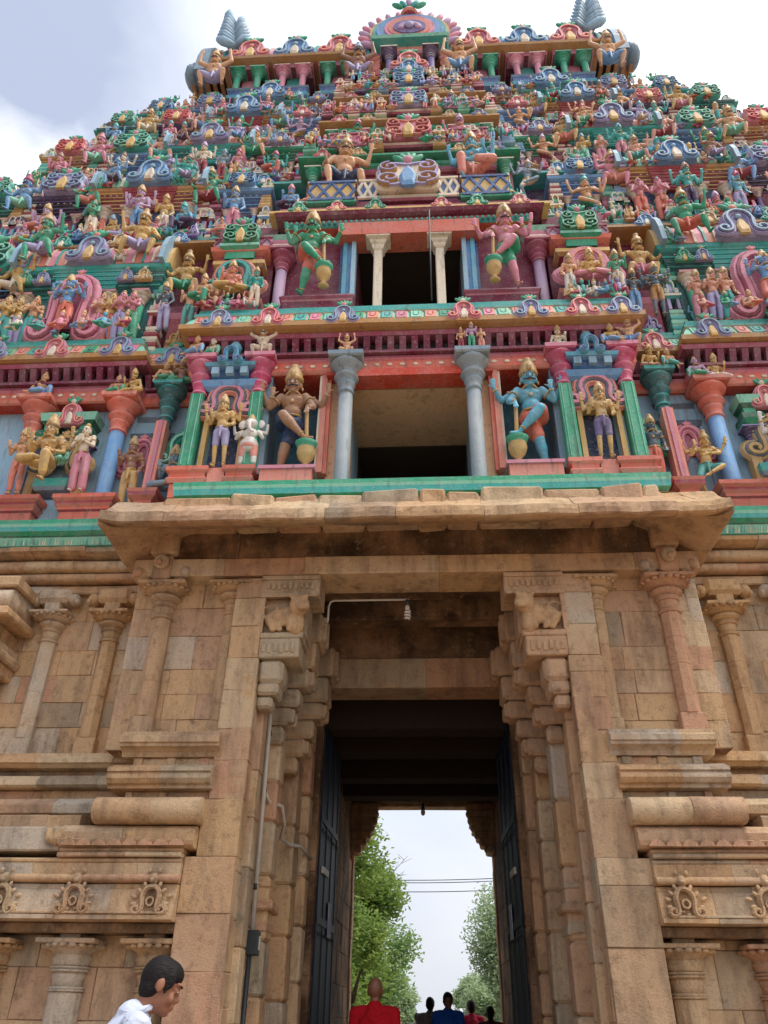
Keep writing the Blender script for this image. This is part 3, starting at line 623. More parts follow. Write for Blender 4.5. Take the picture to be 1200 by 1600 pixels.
def shrine(parent, x, w_, y, z0, H, col, roof, ks, colc='green', walc='maroon', yb=None, cdk=None):
    hw = w_/2; mb = MB(); yb = yb or y+1.0; A = col; B = cdk or {'teal': 'tealdk', 'green': 'greendk', 'ochre': 'yellow', 'purple': 'lavdk', 'blue': 'bluedk', 'maroon': 'maroonlt', 'navy': 'blue', 'tealdk': 'teal'}.get(col, 'maroon')
    h = H
    mb.ring(x-hw, x+hw, y+.1, yb, [(.06, z0), (.06, z0+.03*h), (.0, z0+.05*h, 'cream'), (.02, z0+.07*h)], 'red')
    mb.ring(x-hw, x+hw, y+.14, yb, [(0, z0+.07*h), (0, z0+.48*h)], walc)
    for q in range(int(w_/.12)): mb.box(x-hw+.06+q*.12-.018, x-hw+.06+q*.12+.018, y+.0, y+.16, z0+.615*h, z0+.64*h, 'cream')
    cols_ = (-.86, -.38, .38, .86) if w_ > 1.3 else (-.72, .72)
    for c in cols_: column(mb, x+c*hw, y+.08, z0+.07*h, z0+.47*h, .045*min(1.3, w_), colc, 'cream' if colc != 'cream' else 'pink', edge='pink')
    z = z0+.47*h; P = [(0.0, z)]; D_ = {'teal': 'tealdk', 'green': 'greendk', 'ochre': 'maroon', 'purple': 'black', 'blue': 'bluedk', 'maroon': 'purple', 'navy': 'black', 'tealdk': 'greendk'}.get(A, 'maroon')
    for i in range(6):
        o_ = .02+.03*i; zz = z+(.17*h)*i/6; dz = .17*h/6
        c_ = B if i % 2 else A
        P += [(o_-.012, zz+.002, D_), (o_-.012, zz+dz*.45, D_), (o_+.014, zz+dz*.5, A), (o_+.016, zz+dz*.84, c_), (o_+.004, zz+dz*.9, 'cream' if i in (1, 3, 5) else A)]
    P += [(.22, z+.177*h, A), (.24, z+.2*h, A), (.18, z+.205*h, 'mint' if A in ('teal', 'green') else 'paleblue')]
    mb.ring(x-hw, x+hw, y+.16, yb, P, A, max(2, int(w_/.4)))
    if w_ > 1.3:      # middle projection of the entablature
        mb.ring(x-hw*.4, x+hw*.4, y+.08, yb, [(a*.7, b_+.004) + (('red' if A == 'ochre' else A),) for a, b_, *_r in P if True], 'red' if A == 'ochre' else A)
    zr = z+.207*h; rh = .25*h
    if roof == 'shala':
        pr = []; nseg = 12
        for i in range(nseg+1):
            a = math.pi*(i/nseg); pr.append((y+.42-.5*math.cos(a)*(1 if i < nseg/2 else 1), zr+rh*1.02*math.sin(a)**.8))
        L_ = hw+.1; n = max(4, int(L_*2/.16)); rc = ('mint', 'green') if A == 'ochre' else ('salmon', 'pink') if A == 'teal' else ('lilac', 'lav')
        for i in range(n):
            xa = x-L_+2*L_*i/n; xb = xa+2*L_/n; prismx(mb, pr, xa, xb, rc[i % 2 if i % 4 else 0])
            cc = (xa+xb)/2
            k_ = 1.04; cy_ = y+.42
            prismx(mb, [(cy_+(p[0]-cy_)*k_, zr+(p[1]-zr)*k_) for p in pr], xb-.018, xb+.018, 'cream' if i % 3 else 'teal')
        for sx in (-1, 1):
            prismx(mb, [(cy_+(p[0]-cy_)*1.3, zr-.05+(p[1]-zr)*1.35) for p in pr], x+sx*(L_+.03)-.04, x+sx*(L_+.03)+.04, 'paleblue')
            prismx(mb, [(cy_+(p[0]-cy_)*.95, zr+(p[1]-zr)*1.0) for p in pr], x+sx*(L_+.1)-.04, x+sx*(L_+.1)+.04, 'yellow')
    elif roof == 'kuta':
        r = hw*1.12
        mb.lathe(x, y+.5, [(r*.8, zr), (r*1.08, zr+.1*rh), (r*1.1, zr+.4*rh), (r*.9, zr+.75*rh), (r*.5, zr+rh), (r*.2, zr+1.12*rh, 'yellow'), (r*.3, zr+1.2*rh, 'yellow'), (.02, zr+1.5*rh, 'yellow')], 'bluegrey' if A != 'ochre' else 'lav', 8, rot=math.pi/8)
    o = mb.build('miniature_shrine', parent, .01)
    if ks: kudu(parent, x, y+.0-.16, zr-.02, (.8 if roof == 'shala' else w_*.72)*rnd.uniform(.9, 1.08), ks, .12, big=(roof == 'kuta' and w_ > .7), fin=True)
    return o

# ---- heights of the six painted storeys (floor, eave top, wall y, eave y, half width)
ST = [(6.95, 10.22, .10, -.30, 9.2), (10.22, 13.2, .45, .15, 8.9), (13.2, 15.7, 1.05, .75, 8.45), (15.7, 17.9, 1.65, 1.35, 8.0), (17.9, 19.9, 2.25, 1.95, 7.5), (19.9, 21.3, 2.8, 2.5, 7.0)]
storeys = []
core = MB()
for k, (z0, z1, wy, ey, hw) in enumerate(ST):
    mb = MB(); b_ = wy+.55
    wc = ['paleblue', 'maroon', 'purple', 'maroon', 'navy', 'maroon'][k]
    if k < 2:
        op = .83 if k == 0 else .86
        for sx in (-1, 1):
            mb.box(min(sx*op, sx*hw), max(sx*op, sx*hw), b_, 11-wy, z0-.2, z1-.05, wc)
        lz = 8.95 if k == 0 else 12.42
        mb.box(-op, op, wy+.1, wy+1.4, lz, z1-.05, 'plaster' if k == 0 else 'interior_shade'); mb.box(-op, op, wy+1.4, 11-wy, lz-.02, z1-.05, 'interior_shade'); mb.box(-op-.02, -op+.004, wy+1.4, b_+3.5, z0, lz, 'interior_shade'); mb.box(op-.004, op+.02, wy+1.4, b_+3.5, z0, lz, 'interior_shade'); mb.box(-op, op, b_+3.5, b_+3.7, z0-.2, lz, 'interior_shade', .2)  # deep part of the chamber coloured dark to stand for missing light
        mb.box(-op, op, wy-.1, b_+3.5, z0-.2, z0+.02, 'plaster')
    else: mb.box(-hw, hw, b_, 11-wy, z0-.2, z1-.05, wc)
    storeys.append(mb.build('painted_storey', GATE, .0))
S1, S2, S3, S4, S5, S6 = storeys

# ================= first storey, central bay
z0, z1, wy, ey, hw = ST[0]
mb = MB()
for sx in (-1, 1):
    def bx(a, b, *r, **k): mb.box(min(sx*a, sx*b), max(sx*a, sx*b), *r, **k)
    bx(.83, 1.1, .1, .66, 7.0, 9.2, 'plaster'); bx(1.08, 1.13, .02, .3, 7.4, 9.3, 'orange'); bx(1.13, 1.2, -.02, .3, 7.4, 9.32, 'salmon'); bx(1.2, 1.235, .0, .3, 7.4, 9.32, 'cream')
    bx(1.2, 2.0, .56, .64, 7.2, 9.6, 'tealbk'); bx(1.9, 2.0, .0, .64, 7.4, 9.4, 'bluegrey'); bx(1.235, 1.9, -.12, .6, 7.05, 7.38, 'salmon'); bx(1.2, 1.92, -.15, .0, 7.38, 7.43, 'pink')
    bx(2.0, 3.05, .12, .7, 7.3, 9.6, 'paleblue'); bx(.83, 2.0, -.1, .6, 7.0, 7.05, 'teal')
    # niche block behind the standing deity, miniature blue shrine over it
    c = sx*2.46
    mb.box(c-.2, c+.2, .06, .14, 7.5, 8.85, 'navy')
    mb.ring(c-.3, c+.3, -.08, .3, [(.0, 8.75), (.06, 8.8, 'blue'), (.1, 8.88, 'blue'), (.02, 8.93, 'skyblue'), (-.04, 8.94)], 'blue')
    mb.ring(c-.3, c+.3, -.2, .3, [(-.04, 8.94), (-.04, 9.06, 'bluedk'), (.04, 9.08, 'blue'), (.06, 9.13, 'skyblue'), (-.02, 9.16, 'blue'), (-.08, 9.34, 'blue'), (-.2, 9.44, 'skyblue')], 'blue')
    for q in (-.2, 0, .2): mb.box(c+q-.05, c+q+.05, -.23, -.15, 8.95, 9.07, 'paleblue')
    mb.lathe(c, -.1, [(.12, 9.42), (.05, 9.46), (.1, 9.52), (.07, 9.6), (.02, 9.66)], 'skyblue', 10)
    P = [(c+u*.32, 9.1+v*.34) for u, v in omega_path(8)]; mb.ribbon(P, -.26, .07, .05, 'skyblue'); mb.ribbon(P, -.29, .03, .03, 'bluedk')
    for q in (-.25, .25): column(mb, c+q, -.04, 7.5, 8.5, .035, 'yellow', 'gold', sq=True, edge='ochre')
    # plinth
    for (a, b) in ((1.98, 2.36), (2.58, 3.08)):
        xa, xb = sorted((sx*a, sx*b)); mb.ring(xa+.04, xb-.04, -.1, .5, [(0, 7.0), (0, 7.2), (.02, 7.21, 'red'), (.05, 7.26, 'salmon'), (.02, 7.3), (.02, 7.36), (.06, 7.38, 'salmon'), (.06, 7.44), (.0, 7.46)], 'orange')
    bx(2.36, 2.58, .15, .5, 7.0, 7.2, 'black'); xa, xb = sorted((sx*2.36, sx*2.58)); mb.box(xa, xb, -.1, .5, 7.2, 7.44, 'salmon')
    # teal recess and soffit over the guardian
    bx(1.13, 2.02, .0, .66, 9.42, 9.6, 'tealdk')
mb.box(-.86, .86, -.12, .16, 8.93, 9.06, 'orangered')
mb.build('central_bay', S1, .004)
for sx in (-1, 1):
    m2 = MB(); column(m2, sx*.86, -.1, 6.98, 9.22, .098, 'grey', 'grey', edge='bluegrey', caph=.62); m2.build('column', S1, .004)
    for cx in (2.06, 2.88):
        m2 = MB(); column(m2, sx*cx, -.06, 7.45, 9.3, .088, 'green', 'magenta', sq=True, edge='pink', caph=.62)
        m2.ribbon([(sx*cx-.05, 7.47), (sx*cx-.05, 8.66)], -.145, .012, .012, 'mint'); m2.ribbon([(sx*cx+.05, 7.47), (sx*cx+.05, 8.66)], -.145, .012, .012, 'mint'); m2.build('column', S1, .004)
    m2 = MB(); omega(m2, sx*2.46, -.06, 8.33, .84, .62, 'salmon', 'slate', 'pink', leg=-.03, k=1.4); leafcrown(m2, sx*2.46, -.1, 8.82, .3, 'salmon', 'pink')
    m2.box(sx*2.46-.36, sx*2.46+.36, -.05, .1, 8.28, 8.38, 'yellow'); m2.build('niche_arch', S1)
m2 = MB()      # painted ledge under the storey
m2.ring(-2.74, 2.94, -.37, .6, [(-.12, 6.60), (-.02, 6.62, 'teal'), (.02, 6.71, 'mint'), (.03, 6.76, 'greendk'), (.08, 6.78, 'green'), (.09, 6.86, 'teal'), (.1, 6.9, 'mint'), (.1, 6.96, 'green'), (.02, 6.99, 'teal')], 'tealdk', 18)
for i in range(150):
    x = -2.72+5.62*i/149; m2.add([(x-.012, -.33, 6.625), (x+.008, -.33, 6.625), (x+rnd.uniform(.0, .02), -.368, 6.70+rnd.uniform(0, .03))], [(0, 1, 2)], rnd.choice(['mint', 'cream', 'teal']))
m2.build('ledge', S1, .006)
for sx in (-1, 1):
    m2 = MB(); a, b = sorted((sx*3.25, sx*9.2))
    m2.ring(a, b, .3, 1.2, [(-.12, 6.56), (-.02, 6.58, 'teal'), (.02, 6.68, 'mint'), (.03, 6.7, 'greendk'), (.08, 6.74, 'green'), (.09, 6.8, 'teal'), (.1, 6.84, 'mint'), (.1, 6.9, 'green'), (.02, 6.94, 'teal')], 'tealdk', 18)
    for i in range(170):
        x = sx*(3.3+5.8*i/169); m2.add([(x-.012, .31, 6.585), (x+.008, .31, 6.585), (x+rnd.uniform(0, .02), .272, 6.66+rnd.uniform(0, .02))], [(0, 1, 2)], rnd.choice(['mint', 'cream', 'teal']))
    m2.build('ledge', S1, .006)
# entablature of the central bay
m2 = MB()
m2.ring(-3.04, 3.04, -.02, .7, [(0, 9.06), (.02, 9.07, 'salmon'), (.05, 9.1, 'salmon'), (.05, 9.24, 'orange'), (.09, 9.26, 'pink'), (.09, 9.3, 'maroonlt'), (.02, 9.31, 'maroon')], 'orangered', 14)
m2.box(-1.14, 1.14, -.075, .1, 9.0, 9.062, 'orangered')
for i in range(34):
    x = -2.95+5.9*i/33; m2.ell((x, -.075, 9.17), (.045, .012, .028), 'cream', 8)
dentils(m2, -3.04, 3.04, -.14, .7, 9.36, 9.62, 'maroon', 'maroon')
m2.ring(-3.04, 3.04, -.06, .7, [(.0, 9.62), (.1, 9.64, 'maroon'), (.13, 9.7, 'maroonlt'), (.1, 9.74, 'maroon')], 'maroon', 14)
m2.build('entablature', S1, .006)
KC = ['lav', 'pink']
cornice(S1, -3.1, 3.1, -.3, .9, 9.72, 10.3, kud=[(x, .46, KC[i % 2]) for i, x in enumerate((-2.72, -2.0, -.93, .78, 1.72, 2.42, 2.98))])
# recess bays between centre and wings, and the wings of the first storey
for sx in (-1, 1):
    def X(a, b): return sorted((sx*a, sx*b))
    m2 = MB(); a, b = X(3.05, 4.0)
    m2.box(a, b, .95, 1.2, 6.9, 9.9, 'tealbk'); m2.box(a, b, .55, 1.0, 6.9, 7.02, 'skyblue')
    m2.ring(a, b, .6, 1.3, [(0, 9.1), (.05, 9.12, 'salmon'), (.05, 9.24, 'orange'), (.09, 9.28, 'pink')], 'orangered')
    dentils(m2, a, b, .5, 1.2, 9.36, 9.62, 'maroon', 'maroon')
    a, b = X(3.45, 3.55); m2.ring(a-.02, b+.02, .3, .9, [(.05, 7.05), (.05, 7.2, 'orange'), (.12, 7.24, 'salmon'), (.12, 7.3, 'red'), (.14, 7.34, 'salmon'), (0, 7.36)], 'orange')
    m2.box(sx*3.5-.075, sx*3.5+.075, .32, .5, 7.36, 8.6, 'salmon'); m2.box(sx*3.5-.03, sx*3.5+.03, .3, .34, 7.36, 8.6, 'pink')
    # slate coloured shrine model
    c = sx*3.72; m2.ring(c-.2, c+.2, .72, 1.0, [(.1, 8.5), (.12, 8.6), (.02, 8.66, 'bluegrey'), (.0, 8.8), (.08, 8.84, 'bluegrey'), (.1, 8.92), (-.02, 9.0), (-.1, 9.14, 'bluegrey')], 'slate'); m2.box(c-.24, c+.24, .7, .78, 8.36, 8.5, 'bluegrey')
    m2.build('recess_bay', S1, .006)
    m2 = MB(); column(m2, sx*3.5, .46, 8.55, 9.32, .088, 'tealdk', 'tealdk', edge='teal', caph=.62); m2.build('column', S1)
    m2 = MB(); omega(m2, sx*3.8, .6, 7.85, .62, .7, 'pink', 'maroonlt', 'pink', leg=.05, k=1.4); leafcrown(m2, sx*3.8, .56, 8.45, .3, 'pink', 'salmon'); m2.build('niche_arch', S1)
    m2 = MB(); omega(m2, sx*3.2, .5, 7.95, .62, .62, 'green', 'tealdk', 'mint', k=1.4); leafcrown(m2, sx*3.2, .46, 8.44, .3, 'green', 'mint'); m2.build('niche_arch', S1)
    a, b = X(3.22, 4.02)
    cornice(S1, a, b, .42, 1.3, 9.72, 10.3, kud=[(sx*3.6, .46, 'lav' if sx < 0 else 'pink')])
    # wing
    m2 = MB(); a, b = X(4.0, 9.2)
    m2.box(a, b, .62, .8, 6.9, 9.5, 'paleblue')
    m2.ring(a, b, .42, 1.2, [(0, 9.04), (.03, 9.06, 'salmon'), (.05, 9.1, 'salmon'), (.05, 9.22, 'orange'), (.09, 9.25, 'pink'), (.09, 9.3, 'maroonlt'), (.02, 9.31, 'maroon')], 'orangered', 12)
    for i in range(30): m2.ell((sx*(4.1+i*.17), .365, 9.16), (.045, .012, .028), 'cream', 8)
    dentils(m2, a, b, .3, 1.2, 9.36, 9.62, 'maroon', 'maroon'); 
    m2.ring(a, b, .38, 1.2, [(.0, 9.62), (.1, 9.64, 'maroon'), (.13, 9.7, 'maroonlt')], 'maroon', 12)
    for (p, q) in ((3.98, 4.62), (5.0, 5.75), (6.3, 7.0), (7.5, 8.3)):
        a, b = X(p, q); m2.ring(a, b, .34, .8, [(0, 6.94), (0, 7.1), (.03, 7.12, 'red'), (.03, 7.16), (.07, 7.19, 'salmon'), (.05, 7.24, 'red'), (.1, 7.27, 'salmon'), (.1, 7.33), (.0, 7.35)], 'orange')
    m2.box(sx*4.82-.18, sx*4.82+.18, .5, .8, 6.94, 7.4, 'paleblue')
    m2.ring(sx*4.82-.25, sx*4.82+.12, .42, .8, [(.02, 7.5), (.05, 7.55), (.05, 7.68, 'teal'), (0, 7.7)], 'bluegrey')
    for q in (4.58, 4.68): column(m2, sx*q-.0, .52, 7.35, 8.35, .045, 'lavdk', 'purple', edge='lav')
    for q in (4.62, 5.14):      # green bracket blocks above the arch
        m2.ring(sx*q-.08, sx*q+.08, .4, .8, [(-.02, 8.35), (.06, 8.42, 'green'), (.06, 8.5), (.0, 8.53, 'mint'), (.0, 8.62, 'green'), (.05, 8.68), (.08, 8.8, 'mint'), (.02, 8.86)], 'greendk')
    m2.build('wing_wall', S1, .006)
    for q in (4.16, 5.42, 6.6, 7.9):
        m2 = MB(); column(m2, sx*q, .46, 7.35, 9.08, .105, 'blue', 'orange', edge='salmon', caph=.6); m2.build('column', S1, .004)
    m2 = MB(); omega(m2, sx*4.88, .5, 7.85, .86, .72, 'gold', 'slate', 'yellow', leg=.02, k=1.4); m2.box(sx*4.88-.4, sx*4.88-.27, .45, .6, 7.4, 7.95, 'gold'); m2.box(sx*4.88+.27, sx*4.88+.4, .45, .6, 7.4, 7.95, 'gold'); leafcrown(m2, sx*4.88, .44, 8.45, .35, 'gold', 'flesh'); m2.build('niche_arch', S1)
    kudu(S1, sx*4.88, .4, 8.62, .44, 'pink', 0)
    if sx > 0:
        m2 = MB(); m2.lathe(0, 0, [(.36, 0), (.42, .03), (.42, .06), (.3, .07)], 'pink', 24); d = m2.build('niche_disc', S1); d.rotation_euler = (R_(90), 0, 0); d.location = (3.72, .9, 7.72); d.scale = (1, 1.5, 1)
    a, b = X(4.06, 9.2)
    cornice(S1, a, b, .2, 1.4, 9.72, 10.3, kud=[(sx*x, .5, KC[i % 2]) for i, x in enumerate((4.35, 5.35, 6.3, 7.3))])
# window grille deep inside the chamber
m2 = MB()
for i in range(5): m2.box(-.2+.1*i-.012, -.2+.1*i+.012, 1.5, 1.53, 7.0, 7.62, 'wood')
for i in range(4): m2.box(-.22, .22, 1.49, 1.54, 7.02+.19*i, 7.05+.19*i, 'wood')
m2.build('window_grille', S1)

# ================= second storey, central bay
z0, z1, wy, ey, hw = ST[1]
mb = MB()
for sx in (-1, 1):
    def X(a, b): return sorted((sx*a, sx*b))
    a, b = X(.86, 2.2); mb.box(a, b, .5, 1.0, 10.2, 12.6, 'maroon')
    for (p, q, yy, c_) in ((.86, .93, .3, 'paleblue'), (.93, 1.0, .36, 'blue'), (1.0, 1.07, .32, 'skyblue'), (1.07, 1.12, .38, 'bluedk')):
        a, b = X(p, q); mb.box(a, b, yy, .9, 10.9, 12.4, c_)
    a, b = X(.88, 1.95); mb.ring(a, b, .2, .9, [(0, 10.3), (0, 10.8), (.02, 10.82, 'pink'), (.05, 10.86, 'maroonlt'), (.02, 10.92, 'maroon')], 'maroon')
    a, b = X(1.95, 2.3); mb.ring(a, b, .3, .9, [(0, 12.0), (.03, 12.1, 'lilac'), (.08, 12.14, 'pink'), (.08, 12.2, 'cream'), (.02, 12.24), (.05, 12.34, 'pink'), (.1, 12.42, 'mint')], 'maroonlt')
mb.box(-1.15, 1.15, .16, .55, 12.3, 12.6, 'orange'); mb.ring(-2.0, 2.0, .26, .9, [(0, 12.6), (.03, 12.62, 'teal'), (.05, 12.68, 'teal'), (.0, 12.72, 'tealdk'), (.02, 12.8)], 'orange', 10)
for i in range(44): mb.ell((-1.95+3.9*i/43, .2, 12.66), (.03, .04, .045), 'teal', 7)
mb.build('central_bay', S2, .005)
for sx in (-1, 1):
    m2 = MB(); m2.cbox(sx*.5-.07, sx*.5+.07, .3, .44, 10.2, 12.16, 'cream', .015); m2.ring(sx*.5-.08, sx*.5+.08, .29, .46, [(0, 12.08), (.02, 12.12), (.02, 12.16), (.05, 12.2), (.06, 12.25), (.12, 12.27), (.12, 12.36), (.08, 12.4)], 'cream'); m2.build('column', S2, .006)
    m2 = MB(); column(m2, sx*2.07, .38, 10.4, 12.1, .09, 'lilac', 'maroonlt', edge='pink'); m2.build('column', S2)
m2 = MB()
m2.ring(-2.14, 2.14, .2, .9, [(0, 12.78), (.06, 12.8, 'maroon'), (.1, 12.86, 'maroon'), (.02, 12.88)], 'maroon', 8); m2.build('entablature', S2)
cornice(S2, -2.16, 2.16, .12, 1.2, 12.84, 13.22, top='maroonlt', edge='yellow', face='lilac', kud=[(-1.85, .34, 'green'), (-1.2, .34, 'salmon'), (-.55, .36, 'green'), (.55, .34, 'salmon'), (1.15, .36, 'green'), (1.85, .34, 'salmon')])
# kuta bays either side: arch over a seated deity, lattice and green kudu above
for sx in (-1, 1):
    m2 = MB(); c = sx*2.72; m2.box(c-.5, c+.5, .42, 1.2, 10.2, 12.9, 'maroon')
    m2.ring(c-.42, c+.42, .12, .9, [(0, 10.3), (0, 10.66), (.04, 10.68, 'pink'), (.06, 10.74, 'salmon'), (0, 10.76)], 'red')
    m2.ring(c-.36, c+.36, .2, .9, [(.0, 11.62), (.06, 11.66, 'ochre'), (.06, 11.74, 'yellow'), (.0, 11.76, 'red'), (0, 11.9), (.1, 11.92, 'salmon'), (.12, 12.0, 'orange'), (.02, 12.02), (0, 12.05)], 'red')
    m2.ring(c-.24, c+.24, .12, .9, [(.0, 11.76), (0, 11.92, 'green'), (.08, 11.98, 'green'), (.08, 12.04, 'mint'), (-.02, 12.08)], 'greendk')
    lattice(m2, c-.48, c-.12, .22, 12.06, 12.36, 'maroonlt', 'lilac'); lattice(m2, c+.12, c+.48, .22, 12.06, 12.36, 'maroonlt', 'lilac')
    m2.build('side_bay', S2, .006)
    kudu(S2, c, .06, 12.04, .56, 'green', .05, big=True)
    m2 = MB(); omega(m2, c, .08, 10.9, .95, .8, 'salmon' if sx < 0 else 'pink', 'tealdk' if sx < 0 else 'pink', 'teal' if sx < 0 else 'salmon', leg=.0, k=1.4); leafcrown(m2, c, .05, 11.52, .34, 'salmon', 'mint'); m2.build('niche_arch', S2)

# ================= wings of storeys two to six
SPEC = {1: [('S', 5.42, 2.3, 'teal', 'lav', 'green'), ('K', 7.35, 1.2, 'navy', 'teal', 'teal')],
    2: [('K', 3.2, .75, 'blue', 'blue', 'blue'), ('S', 4.95, 1.9, 'ochre', 'blue', 'orange'), ('K', 6.72, 1.0, 'purple', 'lav', 'lavdk'), ('K', 8.05, .8, 'tealdk', 'teal', 'teal')],
    3: [('K', 2.75, .7, 'green', 'lav', 'green'), ('S', 4.25, 1.6, 'teal', 'lav', 'lavdk'), ('K', 6.0, .95, 'blue', 'teal', 'paleblue'), ('K', 7.35, .9, 'ochre', 'pink', 'ochre')],
    4: [('K', 2.5, .65, 'blue', 'pink', 'pink'), ('S', 3.85, 1.45, 'ochre', 'blue', 'green'), ('K', 5.5, .85, 'purple', 'pink', 'lav'), ('K', 6.8, .8, 'tealdk', 'teal', 'teal')],
    5: [('K', 2.3, .6, 'ochre', 'lav', 'yellow'), ('S', 3.5, 1.3, 'teal', 'blue', 'maroonlt'), ('K', 5.05, .8, 'blue', 'lav', 'red'), ('K', 6.3, .75, 'teal', 'blue', 'cream')]}
SK = ['green', 'fleshpk', 'pink', 'blue', 'flesh', 'lav', 'brown', 'cream', 'fleshpk', 'bluegrey', 'teal', 'skyblue', 'yellow', 'lilac', 'pink']
GR = ['orange', 'yellow', 'green', 'lav', 'pink', 'red', 'blue', 'cream', 'salmon', 'teal', 'purple', 'mint']
sr = random.Random(21)
def pick(L_, last=[None]):
    c = sr.choice(L_)
    while c == last[0]: c = sr.choice(L_)
    last[0] = c; return c
ORD = ['first', 'second', 'third', 'fourth', 'fifth', 'topmost full']
for k in range(1, 6):
    z0, z1, wy, ey, hw = ST[k]; H = z1-z0; Sx = storeys[k]; zone = ORD[k]+' storey'
    for sx in (-1, 1):
        spec = SPEC[k]; yy = ey+(.2 if k > 1 else .45)
        for (typ, c, w_, col, ks, cc) in spec:
            if k == 5 and c > 6: H_ = H*.9
            else: H_ = H
            shrine(Sx, sx*c, w_, yy if typ == 'S' else yy+.12, z0, H_, col, 'shala' if typ == 'S' else 'kuta', ks, cc, ['maroon', 'tealdk', 'purple', 'navy'][(k+len(col)) % 4], yb=wy+.7)
            fy = yy-.02
            fh = .43*H
            if typ == 'S':
                n = 4 if k < 4 else 3
                if k == 1:
                    m2 = MB(); omega(m2, sx*c, yy-.16, z0+.12, 1.15, 1.5, 'pink', 'maroonlt', 'pink', leg=.12, k=1.4); leafcrown(m2, sx*c, yy-.2, z0+1.62, .36, 'pink', 'salmon'); m2.build('niche_arch', Sx)
                    for q in (-.88, -.62, .62, .88): kudu(Sx, sx*c+q*w_/2, yy-.1, z0+.52*H, .3, ['blue', 'green', 'lav', 'yellow'][int(q*4) % 4], 0)
                    statue('flute', sx*c, yy-.22, z0+.12, 1.15, 'blue', 'orange', zone, 0, sx > 0)
                    for q in (-.95, -.76, -.57, .45, .62, .8, .98): statue('anjali' if q > 0 else sr.choice(['anjali', 'stand']), sx*c+q*1.08, yy-.1+sr.uniform(-.03, .03), z0+.1, .98, pick(['flesh', 'fleshpk', 'pink', 'yellow', 'green']), pick(['green', 'pink', 'teal', 'orange', 'lav']), zone, sr.uniform(-.3, .3))
                else:
                    statue(['four', 'dance', 'four'][k % 3], sx*c, fy-.1, z0+.06, fh*1.12, pick(SK), pick(GR), zone)
                    for q in ((-.36, -.66, .36, .66) if n == 4 else (-.6, .6)):
                        statue(sr.choice(['anjali', 'stand', 'recline', 'lotus', 'pendant']), sx*c+q*w_*.68, fy-.06, z0+.06, fh*.95, pick(SK), pick(GR), zone, sr.uniform(-.3, .3), sr.random() < .5)
            elif c < 7.9:
                statue(sr.choice(['stand', 'dance', 'four', 'pendant']), sx*c, fy-.02, z0+.06, fh*1.1, pick(SK), pick(GR), zone, 0, sx > 0)
        # figures and finials in the gaps
        cs = sorted([(c, w_) for (_t, c, w_, *_r) in spec]); gaps = []
        for (c1, w1), (c2, w2) in zip(cs, cs[1:]): gaps.append(((c1+w1/2+c2-w2/2)/2, (c2-w2/2)-(c1+w1/2)))
        if k == 1: gaps = [(3.72, .6), (6.65, .4)]
        for gi, (gx, gw) in enumerate(gaps):
            zb = z0+(.0 if k == 1 and gi == 0 else .05*H)
            mb = MB(); mb.ring(sx*gx-.2, sx*gx+.2, yy+.16, wy+.7, [(0, zb), (.03, zb+.06, 'cream'), (.0, zb+.1), (0, zb+.3*H), (.05, zb+.33*H, 'pink'), (.07, zb+.37*H, 'maroon'), (.02, zb+.38*H, 'cream'), (0, zb+.4*H)], ['red', 'maroonlt', 'salmon'][gi % 3]); mb.build('pedestal', Sx, .008)
            statue('sitguard', sx*gx, yy+.1, zb+.4*H-.0, min(.56*H, 1.25), pick(['green', 'flesh', 'brown', 'yellow', 'pink', 'blue', 'fleshpk']), pick(GR), zone, sr.uniform(-.25, .25), sx > 0)
            finial(Sx, sx*gx, yy+.12, zb+.08, .42, *sr.choice([('pink', 'magenta'), ('lav', 'lavdk'), ('yellow', 'ochre'), ('blue', 'bluedk'), ('salmon', 'red')]))
        # seated big guardians on the shoulders of the shrines, as in the photo over the long shrine
        zc = z0+.672*H
        for (typ, c, w_, *_r) in spec:
            if typ == 'S':
                for q in (-1, 1):
                    statue('sitguard', sx*c+q*(w_*.36), yy-.1, zc-.02, (1.35 if k == 1 else .36*H), 'green' if k == 1 and q < 0 else pick(SK), pick(GR), zone, q*.2, q > 0)
                    finial(Sx, sx*c+q*(w_*.5+.05), yy-.02, zc, .3, *sr.choice([('cream', 'lav'), ('bluegrey', 'lav'), ('mint', 'green')]), h=1.8)
        # eave band behind the shrines
        cf = [('lilac', 'ochre', 'teal'), ('lilac', 'teal', 'teal'), ('mint', 'lilac', 'green'), ('paleblue', 'teal', 'teal'), ('mint', 'pink', 'skyblue')][k-1]
        a, b = sorted((sx*(2.5 if k == 1 else 2.0-.12*k), sx*hw))
        nk = int((abs(b-a))/1.05)
        cornice(Sx, a, b, ey+.5, wy+1.2, z1-.36, z1+.02, top=cf[2], edge=cf[1], face=cf[0], tiles=k < 4, kud=[(sx*(3.1+i*1.05-.1*k), .42, ['pink', 'lav', 'blue', 'yellow', 'teal'][(i+k) % 5]) for i in range(nk)])
        # small seated figures between the ornaments of the eave
        for i in range(5):
            xx = 2.9+i*(hw-3.4)/4.6; statue(sr.choice(['lotus', 'recline', 'gana', 'lotus']), sx*(xx+.45*(1-.05*k)), ey+.56, z1-.04, .62, pick(SK), pick(GR), zone, sr.uniform(-.3, .3), sr.random() < .5, sr.choice(['gold', 'brown', 'yellow', 'magenta', 'green']))
        # small finials along the parapet line
        x = 2.1-.05*k
        while x < hw-.3:
            finial(Sx, sx*(x+sr.uniform(-.05, .05)), ey+.62, z1-.06, sr.uniform(.22, .3), *sr.choice([('pink', 'magenta'), ('lav', 'lavdk'), ('yellow', 'ochre'), ('blue', 'bluedk'), ('salmon', 'red'), ('mint', 'green'), ('cream', 'lav')]), h=1.5); x += sr.uniform(.5, .75)

